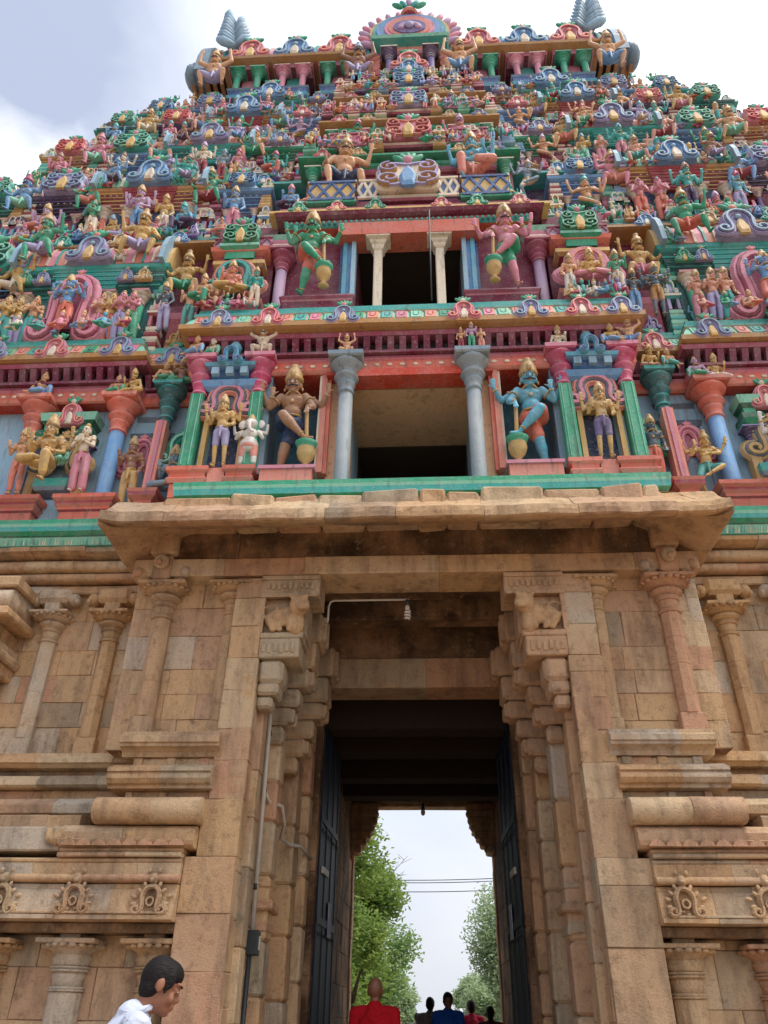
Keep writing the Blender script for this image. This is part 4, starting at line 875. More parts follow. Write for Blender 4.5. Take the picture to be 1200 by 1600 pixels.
# ================= central bays of storeys three to six
CB = {2: (1.95, 'green', 'maroonlt', 'cream', 1.15, ('flesh', 'navy'), ('skyblue', 'salmon')), 3: (1.75, 'green', 'red', 'blue', .95, ('green', 'orange'), ('pink', 'magenta')),
      4: (1.6, 'maroon', 'red', 'lav', .85, ('cream', 'lav'), ('lav', 'yellow')), 5: (1.45, 'green', 'navy', 'blue', .75, ('green', 'pink'), ('blue', 'red'))}
for k in range(2, 6):
    z0, z1, wy, ey, hw = ST[k]; H = z1-z0; Sx = storeys[k]; W_, c1, c2, ks, kw, ga, gb = CB[k]; zone = ORD[k]+' storey'
    mb = MB()
    mb.ring(-W_, W_, ey+.25, wy+.8, [(0, z0), (0, z0+.55*H), (0, z1-.4)], c2, 8)
    mb.ring(-W_, W_, ey+.08, wy+.8, [(.0, z0), (.02, z0+.04*H, 'maroon'), (.08, z0+.07*H, 'maroonlt'), (.02, z0+.1*H, 'maroon'), (.0, z0+.12*H, 'lilac')], 'maroonlt', 8)
    mb.ring(-W_*.96, W_*.96, ey+.2, wy+.8, [(0, z1-.62), (.05, z1-.6, 'pink'), (.05, z1-.52, 'maroonlt'), (.0, z1-.5, 'cream'), (.08, z1-.46, c1), (.1, z1-.4, c1)], 'maroonlt', 8)
    mb.box(-.5, .5, ey+.2, ey+.26, z0+.2, z1-.65, 'black', .1)
    for sx in (-1, 1):
        py = ST[k-1][3]+.06; xa, xb = sorted((sx*.92*W_/1.95, sx*1.72*W_/1.95))
        lattice(mb, xa, xb, py, z0+.1, z0+.1+.19*H, 'maroonlt' if k > 2 else 'bluedk', 'yellow' if k in (2, 5) else 'pink'); mb.box(xa-.03, xb+.03, py-.01, py+.3, z0+.02, z0+.09, 'green'); mb.box(xa-.03, xb+.03, py-.01, py+.3, z0+.11+.19*H, z0+.15+.19*H, 'cream')
        xa, xb = sorted((sx*.52, sx*.86*W_/1.95))
        if k == 2: lattice(mb, xa, xb, py, z0+.1, z0+.1+.19*H, 'cream', 'bluedk')
        for q in (.55, .93): column(mb, sx*q*W_, ey+.12, z0+.14*H, z1-.6, .06*W_/1.8, 'maroonlt' if q < .6 else c1, c1 if q > .6 else 'pink', edge='cream')
    mb.build('central_bay', Sx, .006)
    cornice(Sx, -W_, W_, ey-.02, wy+.8, z1-.36, z1, top=c1, edge=c1 if k == 2 else 'ochre', face='mint' if c1 == 'green' else 'lilac', tiles=False, kud=[(q*W_, .34, s2) for q, s2 in ((-.85, 'pink'), (-.5, 'yellow'), (.5, 'yellow'), (.85, 'lav'))])
    mb = MB(); mb.ring(-.5, .5, ST[k-1][3]+.06, ey+.3, [(0, z0), (.03, z0+.04, 'maroonlt'), (0, z0+.08), (.03, z0+.12, 'cream'), (0, z0+.14)], 'maroon'); mb.build('pedestal', Sx); kudu(Sx, 0, ST[k-1][3]+.0, z0+.14, kw*.92, ks if k != 3 else 'salmon', .12, big=True, inner='blue' if k == 2 else 'yellow')
    for sx, (s_, g_) in ((-1, ga), (1, gb)):
        statue('sitguard' if k > 2 else 'pendant' if sx > 0 else 'sitguard', sx*1.2*W_/1.95, ey+.0, z0+(.34 if k == 2 else .27)*H, (1.8 if k == 2 else .56*H), s_, g_, zone, -sx*.15, sx > 0)
        statue(sr.choice(['stand', 'lotus', 'dance']), sx*(W_+.22), ey+.1, z0+.3*H, .4*H, pick(SK), pick(GR), zone, 0)
        if k > 2:
            statue('recline', sx*.62, ey-.02, z0+.28*H, .4*H, pick(SK), pick(GR), zone, 0, sx > 0)
        finial(Sx, sx*.75, ey-.06, z0+.04, .3, *[('pink', 'magenta'), ('salmon', 'red')][k % 2], h=1.2)
        finial(Sx, sx*(W_+.05), ey-.1, z0+.04, .4, *[('cream', 'lav'), ('pink', 'magenta')][k % 2], h=1.9)

# ================= neck and barrel roof
ROOF = None
mb = MB(); mb.box(-5.6, 5.6, 3.75, 7.5, 21.4, 23.5, 'navy'); mb.ring(-6.3, 6.3, 3.0, 7.8, [(0, 21.6), (.02, 21.66, 'salmon'), (.06, 21.72, 'maroonlt'), (0, 21.8)], 'maroon', 12)
for i in range(60): mb.box(-5.9+.2*i-.05, -5.9+.2*i+.05, 3.2, 3.76, 23.28, 23.36, 'ochre')
mb.box(-5.7, 5.7, 3.1, 7.9, 23.37, 23.5, 'wood')
ROOF = mb.build('barrel_roof', GATE, .006); ROOF.location.z = -.45
pr = []
for i in range(21):
    a = math.pi*i/20; pr.append((5.3-2.35*math.cos(a), 23.5+2.75*math.sin(a)**.75))
mb = MB(); n = 30
for i in range(n):
    xa = -5.5+11.0*i/n; xb = xa+11.0/n; prismx(mb, pr, xa, xb, ['salmon', 'paleblue', 'yellow', 'paleblue', 'pink', 'bluegrey'][i % 6])
    for q in (0, .5):
        xx = xa+(xb-xa)*q; prismx(mb, [(5.3+(p[0]-5.3)*1.015, 23.5+(p[1]-23.5)*1.015) for p in pr], xx-.03, xx+.03, 'cream' if q else 'teal')
mb.ring(-5.6, 5.6, 2.95, 7.7, [(0, 23.4), (.06, 23.44, 'ochre'), (.06, 23.5, 'ochre'), (0, 23.53, 'cream')], 'ochre', 12)
mb.build('vault', ROOF, .02)
for sx in (-1, 1):
    mb = MB()
    prismx(mb, [(5.3+(p[0]-5.3)*1.07, 23.35+(p[1]-23.5)*1.06) for p in pr], sx*5.62-.16, sx*5.62+.16, 'bluegrey')
    prismx(mb, [(5.3+(p[0]-5.3)*.93, 23.4+(p[1]-23.5)*.93) for p in pr], sx*5.82-.05, sx*5.82+.05, 'yellow')
    # scooped lower lip of the gable, then the feathered fan rising over it
    for i in range(7): mb.ell((sx*(5.78+.05*abs(3-i)), 3.2+.1*i, 23.6+.25*i), (.22-.02*i, .4, .32), 'bluegrey', 12)
    mb.ell((sx*5.0, 2.98, 25.4), (.3, .1, 1.0), 'slate', 14, Matrix.Rotation(sx*.2, 4, 'Y').to_quaternion())
    for i in range(9):
        t = i/8; b0 = Vector((sx*(4.75+.18*t), 2.86, 24.5+1.2*t)); tip = b0+Vector((sx*(.66-.4*t), .02, .6+.36*t)); md = b0.lerp(tip, .5)+Vector((sx*.1, -.08, -.04))
        mb.tube([b0, b0.lerp(md, .6), md, md.lerp(tip, .6), tip], [.08, .12, .14, .1, .02], 'bluegrey' if i % 2 else 'paleblue', 8)
    for i in range(8):
        t = i/7; b0 = Vector((sx*(4.8+.1*t), 2.84, 24.45+1.0*t)); tip = b0+Vector((-sx*(.42-.25*t), 0, .45+.3*t)); mb.tube([b0, b0.lerp(tip, .5)+Vector((-sx*.04, -.08, 0)), tip], [.07, .09, .02], 'paleblue' if i % 2 else 'bluegrey', 8)
    mb.build('gable_fan', ROOF, .02)
    for c, pc, ks in ((4.25, 'green', 'salmon'), (3.05, 'pink', 'blue'), (1.85, 'green', 'salmon')):
        mb = MB(); c *= sx; mb.ring(c-.42, c+.42, 2.75, 3.9, [(0, 21.75), (.04, 21.82, 'skyblue'), (0, 21.9), (0, 22.1, 'bluedk'), (.05, 22.12, 'paleblue'), (0, 22.16)], 'blue')
        for q in (-.27, .27): column(mb, c+q, 2.8, 22.14, 23.0, .085, pc, pc, edge='cream' if pc == 'pink' else 'mint')
        mb.box(c-.2, c+.2, 3.0, 3.2, 22.1, 23.0, 'pink' if pc == 'green' else 'teal')
        mb.ring(c-.5, c+.5, 2.7, 3.9, [(0, 23.0), (.03, 23.02, 'pink'), (.05, 23.1, 'maroonlt'), (0, 23.12, 'cream'), (.0, 23.16, 'wood'), (.2, 23.2, 'ochre'), (.22, 23.28, 'ochre'), (.1, 23.34, 'cream'), (.02, 23.4, 'blue'), (.06, 23.44, 'paleblue'), (-.05, 23.46)], 'maroon')
        mb.build('roof_porch', ROOF, .01); kudu(ROOF, c, 2.68, 23.44, 1.08, ks, .1)
# crest
mb = MB(); CX, CZ, CY = 0.03, 24.62, 2.75
def disc(rx, rz, y0, y1, m_, cz=CZ, n=40, lo=-.62): mb.prism([(CX+rx*math.cos(2*math.pi*i/n), max(cz+rz*math.sin(2*math.pi*i/n), CZ+lo)) for i in range(n)], y0, y1, m_, inset=.03)
disc(1.12, .98, CY-.02, CY+.5, 'gold'); disc(1.02, .88, CY-.06, CY+.1, 'teal'); disc(.93, .8, CY-.1, CY+.1, 'blue'); disc(.7, .64, CY-.14, CY+.1, 'pink'); disc(.6, .54, CY-.16, CY+.1, 'salmon'); disc(.45, .36, CY-.19, CY+.1, 'lavdk', CZ-.05)
for i in range(9):
    a = math.pi*i/8; mb.ell((CX+.24*math.cos(a), CY-.2, CZ-.15+.2*math.sin(a)), (.1, .06, .07), 'lilac', 8)
mb.ell((CX, CY-.22, CZ-.05), (.13, .08, .16), 'lav', 10)
for i in range(17):
    a = math.pi*(-.12+1.24*i/16)
    if abs(math.cos(a)) < .22: continue
    mb.ell((CX+1.22*math.cos(a), CY+.1, CZ+1.06*math.sin(a)+.04), (.1, .09, .27), 'pink' if i % 2 else 'lilac', 10, Matrix.Rotation(-(a-math.pi/2)*.55, 4, 'Y').to_quaternion())
mb.lathe(CX, CY, [(.2, 25.42), (.26, 25.48, 'salmon'), (.24, 25.56, 'cream'), (.1, 25.62, 'red')], 'red', 14)
for a in (-2, -1, 1, 2): mb.ell((CX+a*.16, CY-.22, 25.62+.07*(2-abs(a))), (.08, .08, .2), 'teal' if a % 2 else 'green', 10, Matrix.Rotation(a*.45, 4, 'Y').to_quaternion())
mb.ell((CX, CY-.18, 25.86), (.1, .1, .22), 'lilac', 12)
mb.ring(CX-.7, CX+.7, CY, 3.9, [(0, 23.5), (.05, 23.55, 'pink'), (.08, 23.7, 'salmon'), (.3, 23.76, 'teal'), (.34, 23.86, 'mint'), (.1, 23.92)], 'pink')
for sx in (-1, 1):
    column(mb, CX+sx*.55, 2.7, 22.2, 23.45, .09, 'lavdk', 'purple', edge='cream')
    for j in range(5): mb.ring(CX+sx*1.0-.17, CX+sx*1.0+.17, 2.7, 3.8, [(0, 22.2+.25*j), (.05, 22.26+.25*j, 'salmon'), (.05, 22.36+.25*j, 'red'), (0, 22.4+.25*j, 'cream')], 'red')
mb.build('crest', ROOF, .008)
kudu(ROOF, 0, 2.45, 22.1, .95, 'salmon', .1); kudu(S6, 0, 2.3, 21.2, .7, 'blue', .1)
for x, mi, sk in ((-5.05, False, 'flesh'), (-1.3, True, 'brown'), (1.3, False, 'flesh'), (5.05, True, 'flesh')):
    statue('gana', x, 2.62, 21.55, 1.85, sk, 'blue' if x > 0 else 'lav', 'roof', 0, mi)
# ================= dense small ornament: striped mini towers and rows of tiny figures
MINI = {}
def mini_mesh(A, B, C):
    if (A, B, C) in MINI: return MINI[(A, B, C)]
    mb = MB(); z = 0
    for i in range(5):
        w_ = .5-.035*i; mb.ring(-w_/2, w_/2, -w_/2, w_/2, [(0, z), (.03, z+.03, A if i % 2 else B), (.03, z+.09, A if i % 2 else B), (0, z+.11, 'cream')], B); z += .12
    for q in (-.14, .14): mb.box(q-.05, q+.05, -.2, .1, z, z+.22, C)
    z += .22; mb.ring(-.2, .2, -.2, .2, [(0, z), (.07, z+.04, A), (.07, z+.09, 'cream'), (0, z+.1)], A)
    mb.lathe(0, 0, [(.2, z+.1), (.25, z+.2), (.2, z+.33), (.1, z+.42, B), (.12, z+.47, B), (.02, z+.6, B)], C, 10)
    P = [(x*.44, z+.1+v*.36) for x, v in omega_path(8)]; mb.ribbon(P, -.2, .09, .05, B); mb.ribbon(P, -.23, .04, .03, 'cream')
    MINI[(A, B, C)] = mb.mesh('mini_tower'); return MINI[(A, B, C)]
MP = [('red', 'cream', 'pink'), ('teal', 'mint', 'lav'), ('lav', 'purple', 'pink'), ('blue', 'paleblue', 'yellow'), ('yellow', 'ochre', 'green'), ('pink', 'maroon', 'skyblue'), ('green', 'mint', 'salmon'), ('maroonlt', 'cream', 'blue')]
nr = random.Random(77); TF = {}
def tiny_src():
    for kind, segs in dict(a=[((0, 0, .55), (0, 0, .75), .1, .11), ((-.06, 0, .5), (-.07, -.02, .05), .07, .045), ((.06, 0, .5), (.08, -.02, .05), .07, .045), ((-.13, 0, .78), (-.24, -.03, .6), .045, .035), ((-.24, -.03, .6), (-.2, -.12, .78), .035, .03), ((.13, 0, .78), (.22, -.02, .6), .045, .035), ((.22, -.02, .6), (.12, -.12, .55), .035, .03)],
        b=[((0, 0, .14), (0, 0, .4), .13, .12), ((-.08, -.02, .1), (-.3, -.14, .1), .08, .06), ((.08, -.02, .1), (.3, -.14, .1), .08, .06), ((-.3, -.14, .08), (.02, -.24, .06), .055, .04), ((.3, -.14, .08), (-.02, -.2, .07), .055, .04), ((-.14, 0, .44), (-.26, -.04, .26), .045, .035), ((.14, 0, .44), (.28, -.04, .3), .045, .035), ((.28, -.04, .3), (.26, -.1, .5), .035, .03)],
        c=[((0, 0, .32), (.02, 0, .56), .11, .11), ((-.07, 0, .3), (-.24, -.16, .36), .08, .06), ((-.24, -.16, .36), (-.2, -.14, .05), .06, .04), ((.07, 0, .3), (.22, -.16, .26), .08, .06), ((.22, -.16, .26), (.26, -.1, .05), .06, .04), ((-.12, 0, .58), (-.3, 0, .7), .045, .035), ((-.3, 0, .7), (-.26, -.03, .95), .035, .03), ((.14, 0, .58), (.3, 0, .66), .045, .035), ((.3, 0, .66), (.3, -.04, .9), .035, .03)]).items():
        hz_ = dict(a=.98, b=.66, c=.82)[kind]; q = MB()
        for i, (a, b_, ra, rb) in enumerate(segs): q.caps(a, b_, ra, rb, 'obj' if i == 0 or i > len(segs)-5 and i >= 3 else 'cream', 7)
        q.ell((0, -.02, hz_), (.085, .09, .11), 'obj', 8); q.lathe(0, -.01, [(.09, hz_+.05), (.1, hz_+.09), (.07, hz_+.15), (.05, hz_+.2), (.015, hz_+.27)], 'gold', 8); TF[kind] = q
tiny_src(); TINY = MB()
def tiny(x, y, z, h, sk, gr, kind=None):
    q = TF[kind or nr.choice('abbc')]; fx = nr.choice((-1, 1)); ca = nr.uniform(-.3, .3); c_, s_ = math.cos(ca), math.sin(ca)
    V = [(x+(vx*fx*c_-vy*s_)*h, y+(vx*fx*s_+vy*c_)*h, z+vz*h) for vx, vy, vz in q.v]
    TINY.add(V, q.f, [{'obj': sk, 'cream': gr}.get(q.mats[m_], q.mats[m_]) for m_ in q.m], True)
TS = ['flesh', 'pink', 'green', 'skyblue', 'yellow', 'lav', 'cream', 'salmon', 'flesh', 'fleshpk', 'teal']; TG = ['teal', 'yellow', 'red', 'green', 'lav', 'blue', 'white', 'orange', 'magenta']
for k in range(1, 6):
    z0, z1, wy, ey, hw = ST[k]; H = z1-z0; yy = ey+(.2 if k > 1 else .45)
    for sx in (-1, 1):
        x = (2.35 if k == 1 else CB[k][0]+.45)
        while x < hw-.2:      # on the eave, and between the finials behind it
            if nr.random() < .8: tiny(sx*x, ey+.6, z1-.05, nr.uniform(.34, .5), nr.choice(TS), nr.choice(TG))
            if nr.random() < .6: inst(mini_mesh(*nr.choice(MP)), 'mini_tower', storeys[k], (sx*(x+.14), ey+.86, z1-.05), (0, 0, 0), (.42, .42, nr.uniform(.42, .6)))
            x += nr.uniform(.26, .38)
        for (typ, c, w_, *_r) in SPEC[k]:
            n = int(w_/.24)
            for i in range(n):
                xx = sx*c+(i+.5-n/2)*w_/n
                if nr.random() < .75: tiny(xx, yy-.1+(0 if typ == 'S' else .12), z0+.675*H, nr.uniform(.3, .42), nr.choice(TS), nr.choice(TG), nr.choice('bbc'))
                if nr.random() < .7: tiny(xx, yy-.04+(0 if typ == 'S' else .12), z0+.07*H, nr.uniform(.36, .5), nr.choice(TS), nr.choice(TG))
            for q in (-1, 1): inst(mini_mesh(*nr.choice(MP)), 'mini_tower', storeys[k], (sx*c+q*(w_/2+.16), yy+.12, z0+.0), (0, 0, 0), (.5, .5, .34*H)); inst(mini_mesh(*nr.choice(MP)), 'mini_tower', storeys[k], (sx*c+q*(w_/2+.1), yy+.2, z0+.45*H), (0, 0, 0), (.42, .42, .3*H))
        if k > 1:
            W_ = CB[k][0]
            for i in range(7): tiny(sx*(.35+i*(W_-.3)/6.5), ey-.06, z1-.02, nr.uniform(.32, .46), nr.choice(TS), nr.choice(TG))
            for i in range(3): inst(mini_mesh(*nr.choice(MP)), 'mini_tower', storeys[k], (sx*(.6+i*(W_-.3)/2.5), ey+.14, z1-.05), (0, 0, 0), (.46, .46, .55))
            for i in range(4): tiny(sx*(.5+i*(W_-.4)/3.5), ey-.02, z0+.28*H, nr.uniform(.34, .46), nr.choice(TS), nr.choice(TG))
    if k == 5:
        for i in range(26): tiny(-6.1+12.2*i/25, 2.85, 21.3, .4, nr.choice(TS), nr.choice(TG))
for sx in (-1, 1):
    for i in range(14): tiny(sx*(4.3+i*.34), .12, 10.28, nr.uniform(.34, .46), nr.choice(TS), nr.choice(TG), 'b')
    for i in range(5): tiny(sx*(2.35+i*.17), -.16, 10.3, nr.uniform(.3, .4), nr.choice(TS), nr.choice(TG), nr.choice('bc'))
tag(TINY.build('tiny_painted_figures'), 'rows of tiny painted figures crowding the eaves and ledges of the tower', 'statues', 'painted statues on the tower', 'stuff')
# ================= placed statues of the lower storeys
st = statue
statue_n = len(STATS)
st('guardian', -1.57, .14, 7.42, 1.52, 'bronze', 'navy', 'first storey', 0, False, where='left of the wide central opening of the painted tower')
st('guardian', 1.6, .14, 7.42, 1.52, 'skyblue', 'orange', 'first storey', 0, True, where='right of the wide central opening of the painted tower')
st('guardian', -1.5, .04, 10.74, 1.46, 'green', 'orange', 'second storey', 0, False, where='left of the two cream window columns')
st('guardian', 1.5, .04, 10.74, 1.46, 'pink', 'green', 'second storey', 0, True, where='right of the two cream window columns')
st('four', -2.46, -.06, 7.46, 1.02, 'yellow', 'lav', 'first storey', where='under the pink arch left of the opening')
st('four', 2.46, -.06, 7.46, 1.05, 'yellow', 'lavdk', 'first storey', where='under the pink arch right of the opening')
st('lotus', -3.2, .42, 7.42, 1.15, 'bluegrey', 'bluegrey', 'first storey', where='under the green arch left of the green pilasters')
st('stand', 3.2, .42, 7.35, 1.0, 'slate', 'orange', 'first storey', where='under the green arch right of the green pilasters')
st('stand', -3.82, .5, 7.2, 1.05, 'brown', 'yellow', 'first storey', where='under the pink arch beside the left blue column')
st('dance', 3.86, .5, 7.2, 1.0, 'yellow', 'teal', 'first storey', where='in front of a red disc by the right blue column')
st('pendant', -4.9, .24, 7.36, 1.35, 'gold', 'yellow', 'first storey', where='under the big gold arch on the left wing')
st('recline', -4.72, .22, 7.78, .62, 'teal', 'mint', 'first storey', where='leaning on the seated gold deity of the left wing')
st('anjali', -4.42, .26, 7.35, 1.02, 'cream', 'pink', 'first storey', where='between the dark pillars and the left blue column')
st('pendant', 4.85, .24, 7.36, 1.3, 'white', 'green', 'first storey', where='under the big gold arch on the right wing')
st('stand', -5.3, .3, 7.35, .95, 'flesh', 'salmon', 'first storey', where='at the left edge beside the gold arch')
for (x, z, y, h, p, s_, g_, wh) in [(-3.0, 9.3, -.14, .74, 'recline', 'flesh', 'blue', 'on the left magenta capital'), (-2.78, 9.3, -.1, .72, 'recline', 'cream', 'green', 'on the left magenta capital beside its companion'),
    (-2.06, 9.3, -.12, .78, 'gana', 'cream', 'cream', 'on the magenta capital beside the left teal recess'), (-.86, 9.22, -.2, .5, 'gana', 'flesh', 'flesh', 'on the left grey column'),
    (.72, 9.22, -.2, .4, 'stand', 'flesh', 'red', 'left of the trio on the right grey column'), (.86, 9.22, -.22, .46, 'stand', 'lilac', 'green', 'middle of the trio on the right grey column'), (1.0, 9.22, -.2, .4, 'anjali', 'flesh', 'salmon', 'right of the trio on the right grey column'),
    (2.06, 9.3, -.12, .66, 'lotus', 'cream', 'green', 'on the magenta capital beside the right teal recess'), (2.8, 9.3, -.14, .72, 'recline', 'yellow', 'blue', 'on the right magenta capital'), (3.04, 9.3, -.12, .7, 'gana', 'flesh', 'blue', 'at the outer end of the right magenta capital'),
    (-3.62, 9.32, .36, .68, 'recline', 'flesh', 'green', 'on the left dark teal capital'), (-3.36, 9.32, .38, .74, 'lotus', 'brown', 'green', 'on the left dark teal capital nearer the centre'),
    (3.42, 9.32, .38, .74, 'lotus', 'yellow', 'brown', 'on the right dark teal capital nearer the centre'), (3.68, 9.32, .36, .66, 'recline', 'flesh', 'teal', 'on the right dark teal capital'),
    (-4.28, 9.08, .36, .7, 'recline', 'fleshpk', 'green', 'on the left orange capital'), (-4.02, 9.08, .34, .76, 'lotus', 'yellow', 'yellow', 'on the left orange capital nearer the centre'),
    (4.04, 9.08, .34, .72, 'recline', 'lilac', 'green', 'on the right orange capital'), (4.28, 9.08, .36, .74, 'lotus', 'yellow', 'white', 'on the right orange capital, outer side'), (-5.42, 9.08, .36, .85, 'recline', 'flesh', 'blue', 'on the orange capital at the left edge'),
    (-2.72, 10.78, -.02, 1.0, 'lotus', 'salmon', 'yellow', 'under the salmon arch left of the columned window'), (-3.08, 10.34, -.05, .85, 'pendant', 'flesh', 'green', 'beside the salmon arch'), (-2.3, 10.34, -.1, .72, 'stand', 'teal', 'cream', 'between the left guardian and the salmon arch'),
    (2.72, 10.78, -.02, 1.0, 'lotus', 'yellow', 'pink', 'under the pink arch right of the columned window'), (2.36, 10.34, -.08, .78, 'stand', 'flesh', 'white', 'between the right guardian and the pink arch'), (3.08, 10.34, -.05, .85, 'stand', 'green', 'cream', 'at the outer side of the pink arch'),
    (3.38, 10.32, .3, .85, 'stand', 'slate', 'blue', 'in the recess right of the central eave'), (3.72, 10.32, .3, .95, 'four', 'slate', 'ochre', 'in the recess right of the central eave, outer side'), (-3.42, 10.32, .3, .85, 'stand', 'flesh', 'teal', 'in the recess left of the central eave'), (-3.78, 10.32, .3, .9, 'stand', 'slate', 'lav', 'in the recess left of the central eave, outer side')]:
    GN.setdefault(g_, SKN.get(g_, g_)); GN['ochre'] = 'ochre'
    st(p, x, y, z, h, s_, g_, 'second storey' if z > 10 else 'first storey', rnd.uniform(-.25, .25), x > 0, where=wh)
# elephant headed attendant
b = MB(); b.ell((0, 0, .5), (.2, .17, .2), 'obj'); b.ell((0, 0, .78), (.17, .13, .16), 'obj'); b.ell((0, -.03, 1.05), (.14, .13, .13), 'obj')
b.tube([(0, -.14, 1.04), (0, -.2, .92), (.02, -.21, .8), (.07, -.2, .72), (.12, -.2, .74)], [.055, .05, .04, .03, .022], 'obj', 10)
for sx in (-1, 1):
    b.ell((sx*.19, .0, 1.06), (.1, .025, .12), 'obj'); b.caps((sx*.12, 0, .42), (sx*.13, 0, .06), .085, .06); b.caps((sx*.17, 0, .86), (sx*.28, -.04, .66), .05, .04); b.caps((sx*.28, -.04, .66), (sx*.2, -.16, .72), .04, .03)
    b.caps((sx*.16, .03, .88), (sx*.34, .02, .82), .045, .035); b.caps((sx*.34, .02, .82), (sx*.36, -.03, 1.0), .035, .03)
g = MB(); g.ell((0, 0, .46), (.19, .17, .13), 'obj'); [g.caps((sx*.11, 0, .42), (sx*.12, 0, .22), .1, .08) for sx in (-1, 1)]
c = MB(); c.lathe(0, 0, [(.1, 1.14), (.11, 1.17), (.07, 1.24), (.05, 1.3), (.01, 1.36)], 'obj', 12)
o = tag(empty('painted_statue', (-2.08, -.12, 7.46), 0, .62), 'small white elephant-headed statue in pink trunks beside the golden deity left of the opening', 'statue', 'painted statues on the tower')
inst(voxmesh(b, 'eb', .014), 'body', o, color='white'); inst(voxmesh(g, 'eg', .015), 'garment', o, color='salmon'); inst(c.mesh('ec'), 'crown', o, color='gold')
# statue labels: appearance, then its place counted outwards from the tower's centre line
from collections import defaultdict
ROW = defaultdict(list)
for s_ in STATS:
    if s_[6] is None: ROW[(s_[5], s_[2] > 0, s_[1])].append(s_)
RANK = {}
NUM = ['', 'second ', 'third ', 'fourth ', 'fifth ', 'sixth ', 'seventh ', 'eighth ', 'ninth ', 'tenth ', 'eleventh ', 'twelfth ', 'thirteenth ', 'fourteenth ']
for kx, lst in ROW.items():
    lst.sort(key=lambda q: (abs(q[2]), q[0].location.z))
    for i, q in enumerate(lst): RANK[q[0].name] = (i, len(lst))
for (o, pose, x, sk, ga, zone, wh) in STATS:
    base = '%s %s in %s' % (SKN.get(sk, sk), POSE[pose], GN.get(ga, ga))
    if wh: lb = base+' '+wh
    else:
        i, n = RANK[o.name]; side = 'right' if x > 0 else 'left'
        lb = '%s, %s %s, %s of centre' % (base, zone, (NUM[min(i, 13)] or 'first ').strip()+' such', side)
    tag(o, lb, 'statue', 'painted statues on the tower')

# ================= stone base
B0 = MB(); 
def wallb(mb, a0, a1, z0, z1, c, axis='y', sgn=-1, th=.2, h=(.26, .44), l=(.35, .85), jit=.006, mat='stone', back=True):
    """coursed ashlar: separate blocks, each with its own size, tone and slight offset; face at c looking along sgn*axis"""
    z = z0
    while z < z1-.01:
        hh = rnd.uniform(*h); ze = z+hh
        if z1-ze < h[0]*.6: ze = z1
        a = a0
        while a < a1-.01:
            e = a+rnd.uniform(*l)
            if a1-e < l[0]*.6: e = a1
            d = rnd.uniform(-jit, jit); g = .002
            fc = c+sgn*d; bk = c-sgn*th; lo, hi = min(fc, bk), max(fc, bk)
            if axis == 'y': mb.cbox(a+g, e-g, lo, hi, z+g, ze-g, mat, .006, None, .004)
            else: mb.cbox(lo, hi, a+g, e-g, z+g, ze-g, mat, .009, None, .003)
            a = e
        z = ze
    if back:
        q0, q1 = sorted((c-sgn*.014, c-sgn*(th+.1)))
        if axis == 'y': mb.box(a0+.01, a1-.01, q0, q1, z0, z1, 'mortar', .3)
        else: mb.box(q0, q1, a0+.01, a1-.01, z0, z1, 'mortar', .3)
def rect(y0, y1, z0, z1, c=.015): return [(y0+c, z0), (y0, z0+c), (y0, z1-c), (y0+c, z1), (y1, z1), (y1, z0)]
def torusp(yf, yb, z0, z1):
    r = (z1-z0)/2; return [(yb, z0)]+[(yf+r-r*math.cos(a)*1., (z0+z1)/2+r*math.sin(a)) for a in [-math.pi/2+math.pi*i/8 for i in range(9)]]+[(yb, z1)]
BASE = B0
wallb(B0, -6.5, -3.3, 3.95, 6.25, .8); wallb(B0, 3.3, 6.5, 3.95, 6.25, .8)
for sx in (-1, 1):
    a, b = sorted((sx*1.95, sx*3.3)); wallb(B0, a, b, 3.95, 6.55, .22)
    wallb(B0, .22, .8, 3.95, 6.3, sx*3.3, 'x', sx, th=.15)
    a, b = sorted((sx*2.15, sx*6.5)); wallb(B0, a, b, 0, 2.45, .3, h=(.3, .5))
    B0.box(min(sx*1.95, sx*6.5), max(sx*1.95, sx*6.5), 1.0, 10, 0, 6.6, 'shaded_stone', .1)
STONE = B0.build('stone_base', GATE, .006, 1.1)
